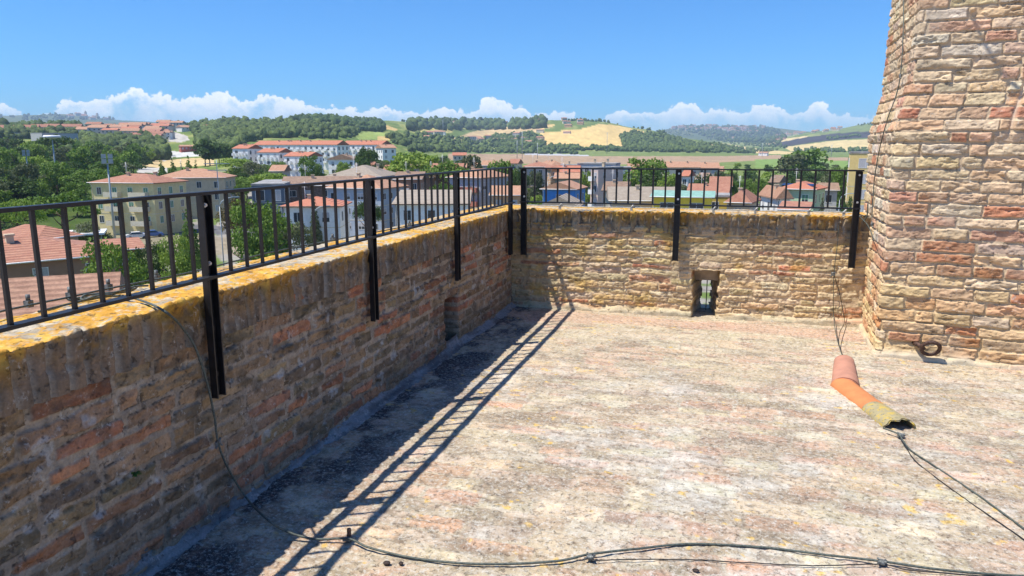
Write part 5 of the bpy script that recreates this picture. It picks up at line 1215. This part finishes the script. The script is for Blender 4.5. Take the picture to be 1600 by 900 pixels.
B('blue_house', 'bright blue house with a low gabled roof', 'house', 848, 916, 297, 143, 9, -14, 'gabley', 1.8, 'blue', 'r_orange', 3, wgap=3.8, wsize=(1.0, 1.4), smat='shut_brown', chim=0)
B('tiled_roof_house', 'low weathered roof in front of the blue house', 'house', 846, 912, 324, 128, 9, -8, 'gabley', 2.3, 'tan', 'r_grey', 1, chim=0, sides=(0, 0))
B('tiled_roof_house', 'house with a dark red-brown roof at the foot of the pink tower', 'house', 944, 984, 299, 150, 8, -6, 'gable', 2.2, 'cream', 'r_brown', 1, chim=1)
B('tiled_roof_house', 'wide weathered grey-brown roof beside the yellow workshop', 'house', 948, 1062, 315, 132, 11, 5, 'gable', 2.9, 'tan', 'r_grey', 1, chim=1)
B('workshop', 'vivid yellow workshop with a pale green sheet roof', 'workshop', 1022, 1112, 309, 126, 6, -3, 'mono', 0.9, 'vivid', 'r_green', 2, wgap=4.5, wsize=(2.2, 1.4), chim=0)
B('tiled_roof_house', 'house with a long red roof behind the yellow workshop', 'house', 1078, 1138, 302, 162, 9, -4, 'gable', 2.2, 'pink', 'r_red', 2, chim=1)
B('tiled_roof_house', 'tall red-roofed house standing behind the long red roof', 'house', 1112, 1140, 292, 190, 9, 0, 'gable', 3.0, 'tan', 'r_red', 2, chim=0)
B('orange_house', 'small house glimpsed between trees by the middle post', 'house', 1028, 1046, 288, 205, 8, 0, 'gable', 1.4, 'orange', 'r_bright', 2, chim=0)
B('ochre_house', 'ochre-walled flat house with a single dark doorway', 'house', 1098, 1142, 308, 138, 8, -3, 'flat', 0.4, 'ochre', 'r_flat', 1, wgap=4, chim=0)
B('tiled_roof_house', 'red house with a hipped roof ending in a turret-like corner', 'house', 1138, 1184, 318, 132, 9, -10, 'hip', 2.6, 'tan', 'r_red', 1, chim=1)
B('white_house', 'white house with an awning and a peach gabled roof', 'house', 1190, 1232, 311, 142, 10, 18, 'gabley', 2.6, 'white', 'r_orange', 2, wgap=3, chim=1)
mint = B('mint_house', 'mint green two-storey house with solar panels on its red roof', 'house', 1222, 1286, 297, 150, 10, -12, 'hip', 1.7, 'mint', 'r_bright', 3, wgap=3.2, wsize=(1.1, 1.6), chim=1)
B('white_house', 'grey-white house behind the mint green one', 'house', 1280, 1306, 298, 168, 8, 5, 'gable', 1.8, 'grey', 'r_brown', 2, wgap=3, chim=0)
B('low_shed', 'low tiled porch in front of the mint green house', 'porch', 1222, 1262, 329, 122, 5, -6, 'mono', 1.2, 'tan', 'r_red', 0, chim=0)
B('yellow_flats', 'tall yellow flats with grey roller blinds beside the brick turret', 'apartment block', 1333, 1420, 240, 160, 14, 3, 'flat', 0.5, 'flats', 'r_flat', 5, wgap=4.6, wsize=(2.4, 1.7), pane='shut_grey', chim=1, sides=(1, 0), ftop=1.0)
for i, (x0, x1, ye) in enumerate([(1034, 1066, 262), (1060, 1092, 262), (1086, 1122, 263), (1012, 1040, 266), (1050, 1080, 268), (980, 1008, 263), (1104, 1130, 268)]):
    B('row_house', 'low peach-roofed row house beyond the trees at the edge of the plain', 'house', x0, x1, ye, 330+10*i, 12, 5, 'gable', 3.2, 'cream', 'r_orange', 1, wgap=4, chim=1, group='peach-roofed row houses at the edge of the plain')
B('greenhouse', 'white arched shed beside the peach-roofed row houses', 'shed', 984, 1002, 257.5, 420, 10, 0, 'hip', 2.2, 'white', 'r_flat', 1, chim=0)
B('tiled_roof_house', 'red roof showing through the valley grove', 'house', 676, 726, 266, 205, 10, -6, 'gable', 2.2, 'cream', 'r_red', 1, chim=1)
B('tiled_roof_house', 'distant reddish house at the edge of the brown field', 'house', 708, 728, 243, 520, 9, 0, 'gable', 2.6, 'pink', 'r_bright', 1, chim=0)
for (x0, x1, y, D, lb, w) in [(735, 752, 214, 1500, 'long pale farm building under the gold hill', 'white'), (770, 790, 217, 1400, 'white barn among the trees under the gold hill', 'white'), (838, 850, 203, 1900, 'white farmhouse on the gold hill', 'cream'), (882, 894, 195, 2150, 'red farmhouse under the hill crest', 'orange'),
                              (902, 912, 191.5, 2200, 'second red farmhouse under the hill crest', 'orange'), (880, 892, 206, 1850, 'pink farmhouse above the gold field', 'pink'), (1186, 1200, 239, 1500, 'small white barn on the plain', 'white'), (660, 672, 213, 1300, 'grey farm shed by the yellow fields', 'concrete')]:
    B('farm_building', lb, 'farm building', x0, x1, y, D, 10, -14, 'gable', 3, w, 'r_orange', 1, wgap=8, chim=0, hity=y+5)
for x0, x1, ye, D, lb, w, r in [(600, 628, 268, 235, 'small red roof beside the large pale green tree', 'cream', 'r_red'), (640, 664, 262, 262, 'brown roof almost lost behind the large pale green tree', 'tan', 'r_brown'), (728, 752, 263, 250, 'pale house behind the olive green tree', 'white', 'r_orange'), (752, 778, 259, 285, 'low orange roof beyond the valley grove', 'pink', 'r_orange'),
    (796, 816, 256, 300, 'small house behind the corner tree at the plain edge', 'cream', 'r_red'), (1066, 1084, 276, 250, 'house with a red roof behind the bright tree by the middle post', 'white', 'r_bright'), (1090, 1112, 281, 225, 'tan house in front of the dark tree beyond the red roofs', 'tan', 'r_brown'), (1206, 1226, 286, 205, 'small brown roof above the white awning house', 'cream', 'r_brown'),
    (424, 452, 268, 240, 'low peach house under the stepped terraces', 'pink', 'r_orange'), (560, 590, 262, 255, 'low house below the dark umbrella pines', 'cream', 'r_red'), (984, 1000, 276, 220, 'narrow white house behind the lilac-grey block', 'white', 'r_red')]:
    B('small_house', lb, 'house', x0, x1, ye, D, 8, -15, 'gable' if r != 'r_flat' else 'flat', 2.4, w, r, 2, wgap=3, chim=0)
# solar panels, skylights
for i in range(3):
    mb = MB(); q = Matrix.Translation((-2.2+i*2.1, -3.0, 0)) @ Matrix.Rotation(0.32, 4, 'X'); H = [c for c in mint.children if c.name.startswith('wall')][0].dimensions.z
    zz = max(v.co.z for v in [c for c in mint.children if c.name.startswith('wall')][0].data.vertices)
    mb.box(-0.95, 0.95, -0.7, 0.7, 0, 0.06, M=Matrix.Translation((-2.2+i*2.1, -2.9, zz+0.86)) @ Matrix.Rotation(0.22, 4, 'X')); mb.build('solar_panel', M['solar'], mint)
# small far houses: hillside quarter, farms, hill towns
def far_house_mesh(wall, roof, w, d, h, rh, seed):
    mb = MB(); mb.box(-w/2, w/2, -d/2, d/2, -4, h, 0)
    a, b = w/2+0.4, d/2+0.4; up = [(-a, -b, h), (a, -b, h), (a, b, h), (-a, b, h)]; r0, r1 = (-a*0.9, 0, h+rh), (a*0.9, 0, h+rh)
    for f in ([up[0], up[1], r1, r0], [up[2], up[3], r0, r1], [up[1], up[2], r1], [up[3], up[0], r0]): mb.quad(f, 1)
    for s in (-1, 1):
        n = int(w/3.2)
        for k in range(n):
            for z in (h-2.2, h-5.0):
                if z > 0.3: x = (k+0.5-n/2)*w/n; mb.quad([(x-0.6, s*(d/2+0.03), z), (x+0.6, s*(d/2+0.03), z), (x+0.6, s*(d/2+0.03), z+1.3), (x-0.6, s*(d/2+0.03), z+1.3)], 2)
    return mb.mesh('far_house', [M['w_'+wall], M[roof], M['pane']])
rg = random.Random(5); FH = [far_house_mesh(rg.choice(['white', 'cream', 'pink', 'tan', 'concrete', 'orange']), rg.choice(['r_orange', 'r_red', 'r_orange', 'r_brown', 'r_bright']), rg.uniform(9, 17), rg.uniform(8, 11), rg.uniform(4.5, 8.5), rg.uniform(1.6, 2.6), i) for i in range(12)]
def far_houses(poly, n, dmin, label, group, s=(0.9, 1.2), rot=None):
    P = np.array(poly, float); x0, y0 = P.min(0); x1, y1 = P.max(0); k = 0; tries = 0
    while k < n and tries < n*40:
        tries += 1; x = rg.uniform(x0, x1); y = rg.uniform(y0, y1)
        if not inpoly(np.array([x]), np.array([y]), poly)[0]: continue
        h = hit(x, y, dmin)
        if not h: continue
        p, D = h; o = bpy.data.objects.new('far_house', rg.choice(FH)); C.objects.link(o); o.location = p; o.rotation_euler = (0, 0, -math.atan2(p.x, p.y)+(rg.uniform(-0.6, 0.6) if rot is None else rot+rg.uniform(-0.1, 0.1)))
        q = rg.uniform(*s); o.scale = (q, q, q); tag(o, label, 'house', group); k += 1
for x0, x1, ye, lb in ((-40, 8, 200.5, 'red-roofed row house at the frame edge below the dark pine crest'), (0, 32, 200, 'long red-roofed row house above the long pale hall'), (30, 58, 199.5, 'red-roofed row house above the grey-sided concrete building'), (52, 74, 198.5, 'red-roofed row house beside the yellowish treetop on the slope'), (72, 92, 198, 'red-roofed row house before the far blue hill'), (100, 126, 198, 'red-roofed row house ending the row below the twin bell towers')):
    B('row_house', lb, 'house', x0, x1, ye, 1000, 9, -20, 'gable', 4.5, 'cream', 'r_red', 2, wgap=6, chim=0, hity=209)
far_houses([(130,204),(200,202),(262,200),(290,203),(262,214),(250,224),(180,220),(130,212)], 62, 450, 'red-roofed house of the crowded quarter stepping down the hillside', 'houses of the hillside quarter', (1.0, 1.4), -0.35)
far_houses([(640,188),(700,190),(850,190),(850,196),(700,197),(640,193)], 12, 1000, 'small farmhouse dotted along the far green ridge', 'farmhouses on the green ridge', (0.9, 1.4))
far_houses([(660,210),(790,212),(850,220),(850,226),(760,225),(660,220)], 12, 800, 'small farm building among trees at the foot of the gold hill', 'farm buildings below the gold hill', (0.9, 1.5))
far_houses([(880,188),(912,187),(912,196),(880,196)], 5, 1500, 'small house just under the wooded hill crest', 'houses under the wooded crest')
far_houses([(1035,197),(1080,193),(1130,194),(1180,194),(1198,202),(1180,209),(1110,206),(1050,203)], 110, 4500, 'tiny pale house of the hill town on the skyline', 'houses of the hill town on the skyline', (1.3, 2.4))
far_houses([(1190,214),(1240,207),(1310,201),(1320,204),(1260,210),(1210,218)], 40, 2500, 'pale house of the village strung along the ridge above the dark ploughed field', 'houses of the ridge village', (1.0, 1.5))
far_houses([(1090,210),(1180,212),(1230,216),(1220,223),(1120,218)], 18, 3000, 'scattered pale house on the green slope below the hill town', 'houses below the hill town', (1.0, 1.6))
far_houses([(105,181),(170,181),(170,190),(105,190)], 9, 3500, 'tiny house of the village on the far blue hill', 'houses on the far blue hill', (2, 3))
for px, lb in ((134, 'thin bell tower on the far blue hill, beside its twin'), (152.5, 'slightly darker bell tower at the end of the far blue hill village')):
    h = hit(px, 182, 3500) or hit(px, 186, 3500) or hit(px, 192, 3500); p = h[0]; t = thing('bell_tower', lb, 'tower', p); mb = MB(); mb.box(-7, 7, -7, 7, -10, 34); mb.build('shaft', M['w_tan'], t)
    mb = MB(); mb.quad([(-7, -7, 34), (7, -7, 34), (0, 0, 48)]); mb.quad([(7, -7, 34), (7, 7, 34), (0, 0, 48)]); mb.quad([(7, 7, 34), (-7, 7, 34), (0, 0, 48)]); mb.quad([(-7, 7, 34), (-7, -7, 34), (0, 0, 48)]); mb.build('spire', M['r_brown'], t)

# ================================================================== MASTS, LAMPS, CARS, BARRIERS
M['galv'] = simple('galvanised_steel', (0.36, 0.40, 0.42), 0.5, 0.3, 0.1)
def mast(name, label, px, ytop, D, r, head, cat='mast'):
    p = at(px, ytop, D); th = math.atan2(p[0], p[1]); zb = terr(D, th); h = p[2]-zb; t = thing(name, label, cat, (p[0], p[1], zb), -th)
    mb = MB(); mb.tube([(0, 0, -0.3), (0, 0, h*0.5), (0, 0, h)], [r, r*0.8, r*0.6], 8); mb.build('pole', M['galv'], t)
    mb = MB()
    if head == 'flood':
        mb.box(-1.0, 1.0, -0.15, 0.15, h, h+0.12); mb.box(-0.95, -0.15, -0.4, 0.2, h+0.12, h+0.9); mb.box(0.15, 0.95, -0.4, 0.2, h+0.12, h+0.9); mb.box(-0.95, -0.15, -0.4, 0.2, h+1.0, h+1.8); mb.box(0.15, 0.95, -0.4, 0.2, h+1.0, h+1.8); mb.build('floodlight', M['galv'], t)
    elif head == 'disc':
        mb.tube([(0, 0, h), (0, 0, h+0.5), (0, 0, h+1.2)], [0.6, 2.9, 2.4], 16); mb.build('lamp_disc', M['whitep'], t)
    elif head == 'arm':
        mb.tube([(0, 0, h-0.05), (0.25, 0, h+0.5), (0.8, 0, h+0.9), (1.7, 0, h+1.05)], 0.06, 6); mb.box(1.4, 2.3, -0.13, 0.13, h+0.98, h+1.1); mb.build('lamp_head', M['galv'], t)
    else:
        mb.box(-3, 3, -0.08, 0.08, h-1.0, h-0.8); mb.box(-2.2, 2.2, -0.08, 0.08, h-2.6, h-2.4); mb.build('crossarm', M['galv'], t)
    return t
mast('floodlight_mast', 'tall grey floodlight mast in front of the yellow apartment block', 168, 256, 158, 0.22, 'flood')
mast('floodlight_mast', 'grey floodlight mast rising from the wooded slope', 41, 244, 260, 0.24, 'flood')
mast('light_mast', 'tall mast topped by a white lamp disc among the trees', 81.5, 217, 300, 0.3, 'disc')
mast('street_lamp', 'curved street lamp beside the first full iron post', 343, 322, 95, 0.08, 'arm', 'street lamp')
mast('street_lamp', 'curved street lamp before the slim blue-green conifer', 490, 334, 105, 0.08, 'arm', 'street lamp')
mast('street_lamp', 'curved street lamp in front of the small orange house', 856, 283, 150, 0.08, 'arm', 'street lamp')
mast('street_lamp', 'street lamp beside the parked cars near the yellow flats', 1312, 312, 130, 0.08, 'arm', 'street lamp')
mast('line_pole', 'railway line pole with crossarms behind the orange-roofed block', 338, 250, 200, 0.14, 'cross')
for px, yt, D in ((808, 219, 1100), (816, 205, 1150), (840, 223, 1200), (949, 207, 1500), (1192, 223, 1400), (692, 187, 1700), (1300, 226, 1500)):
    mast('pylon_pole', 'thin pale power line pole standing on the plain', px, yt, D, 0.5, 'cross', 'pole')['group'] = 'power line poles'
def car_proto(body):
    prof = [(-2.1, 0.35), (-2.15, 0.75), (-1.9, 0.92), (-1.45, 0.98), (-0.95, 1.42), (0.55, 1.46), (1.15, 1.0), (1.95, 0.86), (2.15, 0.65), (2.12, 0.35)]
    mb = MB(); n = len(prof)
    for s, f in ((-0.82, 1), (0.82, -1)):
        pts = [(x, s*(0.9 if z > 1.2 else 1.0), z) for x, z in prof]; mb.quad(pts if f > 0 else pts[::-1])
    for i in range(n):
        a, b = prof[i], prof[(i+1) % n]; ka, kb = (0.9 if a[1] > 1.2 else 1), (0.9 if b[1] > 1.2 else 1)
        mb.quad([(a[0], 0.82*ka, a[1]), (b[0], 0.82*kb, b[1]), (b[0], -0.82*kb, b[1]), (a[0], -0.82*ka, a[1])])
    g = MB()
    for s in (-1, 1): g.quad([(-1.35, s*0.835, 1.0), (1.05, s*0.835, 1.0), (0.5, s*0.765, 1.38), (-0.9, s*0.765, 1.38)])
    g.quad([(0.62, -0.7, 1.43), (0.62, 0.7, 1.43), (1.17, 0.76, 1.015), (1.17, -0.76, 1.015)]); g.quad([(-1.0, -0.7, 1.40), (-1.0, 0.7, 1.40), (-1.48, 0.76, 0.99), (-1.48, -0.76, 0.99)])
    w = MB(); w.tube([(0, -0.11, 0), (0, 0.11, 0)], 0.32, 14)
    return mb.mesh('body', body), g.mesh('window_glass', M['pane']), w.mesh('wheel', M['wire'])
def car(label, px, py, D, rz, col, grp=None):
    p = at(px, py, D); th = math.atan2(p[0], p[1]); zb = terr(D, th)+0.02; b, g, w = car_proto(col)
    t = thing('parked_car', label, 'car', (p[0], p[1], zb), -th+rz, grp); link('body', b, t); link('window_glass', g, t)
    for x in (-1.3, 1.35):
        for y in (-0.76, 0.76): o = link('wheel', w, t); o.location = (x, y, 0.32)
cw = simple('white_car_paint', (0.7, 0.7, 0.7), 0.25); cb = simple('blue_car_paint', (0.08, 0.16, 0.4), 0.25); cgy = simple('grey_car_paint', (0.25, 0.27, 0.3), 0.25)
car('white car parked before the pale yellow apartment block', 212, 348, 168, 0.1, cw); car('grey car parked at the corner of the pale yellow apartment block', 154, 345, 168, 0.0, cgy); car('blue car parked before the pale yellow apartment block', 236, 347, 170, 0.1, cb)
car('grey car at the foot of the blue-green fir', 1287, 326, 132, 0.5, cgy); car('white car beside the grey car near the yellow flats', 1300, 326, 138, 0.3, cw); car('blue-grey car under the street lamp near the yellow flats', 1316, 326, 146, 0.2, cb)
M['redp'] = simple('red_plastic', (0.55, 0.05, 0.04), 0.45)
for px, lb in ((572, 'red plastic road barrier beside the largest post'), (584, 'second red plastic road barrier, between its neighbours'), (612, 'red plastic road barrier standing apart behind the balusters')):
    p = at(px, 352, 108); th = math.atan2(p[0], p[1]); t = thing('road_barrier', lb, 'barrier', (p[0], p[1], terr(108, th)), -th)
    mb = MB(); mb.box(-0.6, 0.6, -0.06, 0.06, 0.25, 0.95); mb.box(-0.6, -0.45, -0.1, 0.1, 0.0, 0.25); mb.box(0.45, 0.6, -0.1, 0.1, 0, 0.25); mb.box(-0.55, 0.55, -0.2, 0.2, -0.05, 0.0); mb.build('panel', M['redp'], t)
p = at(124, 362, 118); th = math.atan2(p[0], p[1]); t = thing('parking_canopy', 'white flat parking canopy beside the low brick house', 'canopy', (p[0], p[1], terr(118, th)), -th-0.1)
zz = p[2]-terr(118, th); mb = MB(); mb.box(-3.2, 3.2, -3, 3, zz-0.25, zz); mb.build('canopy_top', M['whitep'], t)
for x in (-2.8, 2.8):
    for y in (-2.6, 2.6): mb = MB(); mb.tube([(x, y, -0.2), (x, y, zz-0.25)], 0.08, 6); mb.build('leg', M['galv'], t)
# clipped hedge beside the bungalow
p = at(532, 349, 112); th = math.atan2(p[0], p[1]); t = thing('garden_hedge', 'bright clipped hedge beside the white red-roofed bungalow', 'hedge', (p[0], p[1], terr(112, th)), -th-0.15)
cs = [(x, random.uniform(-0.3, 0.3), 0.9+random.uniform(-0.1, 0.15)) for x in np.linspace(-2.8, 2.8, 16)]; V, Fc, col = leaf_cloud(cs, [0.55]*16, 5000, 0.06, 9); link('foliage', np_mesh('foliage', V, Fc, M['leaf_light'], col), t)
# ================================================================== HAZE
m = bpy.data.materials.new('haze'); m.use_nodes = True; nt = m.node_tree; nt.nodes.clear(); out = nt.nodes.new('ShaderNodeOutputMaterial'); pv = nt.nodes.new('ShaderNodeVolumePrincipled')
pv.inputs['Color'].default_value = (0.62, 0.80, 1.0, 1); pv.inputs['Density'].default_value = 1.05e-4; pv.inputs['Anisotropy'].default_value = 0.0; nt.links.new(pv.outputs[0], out.inputs['Volume'])
zt = float(Zg.max())+45; mb = MB(); mb.box(-15000, 15000, -9500, 8800, ZG-4, zt); tag(mb.build('haze', m), kind='stuff')
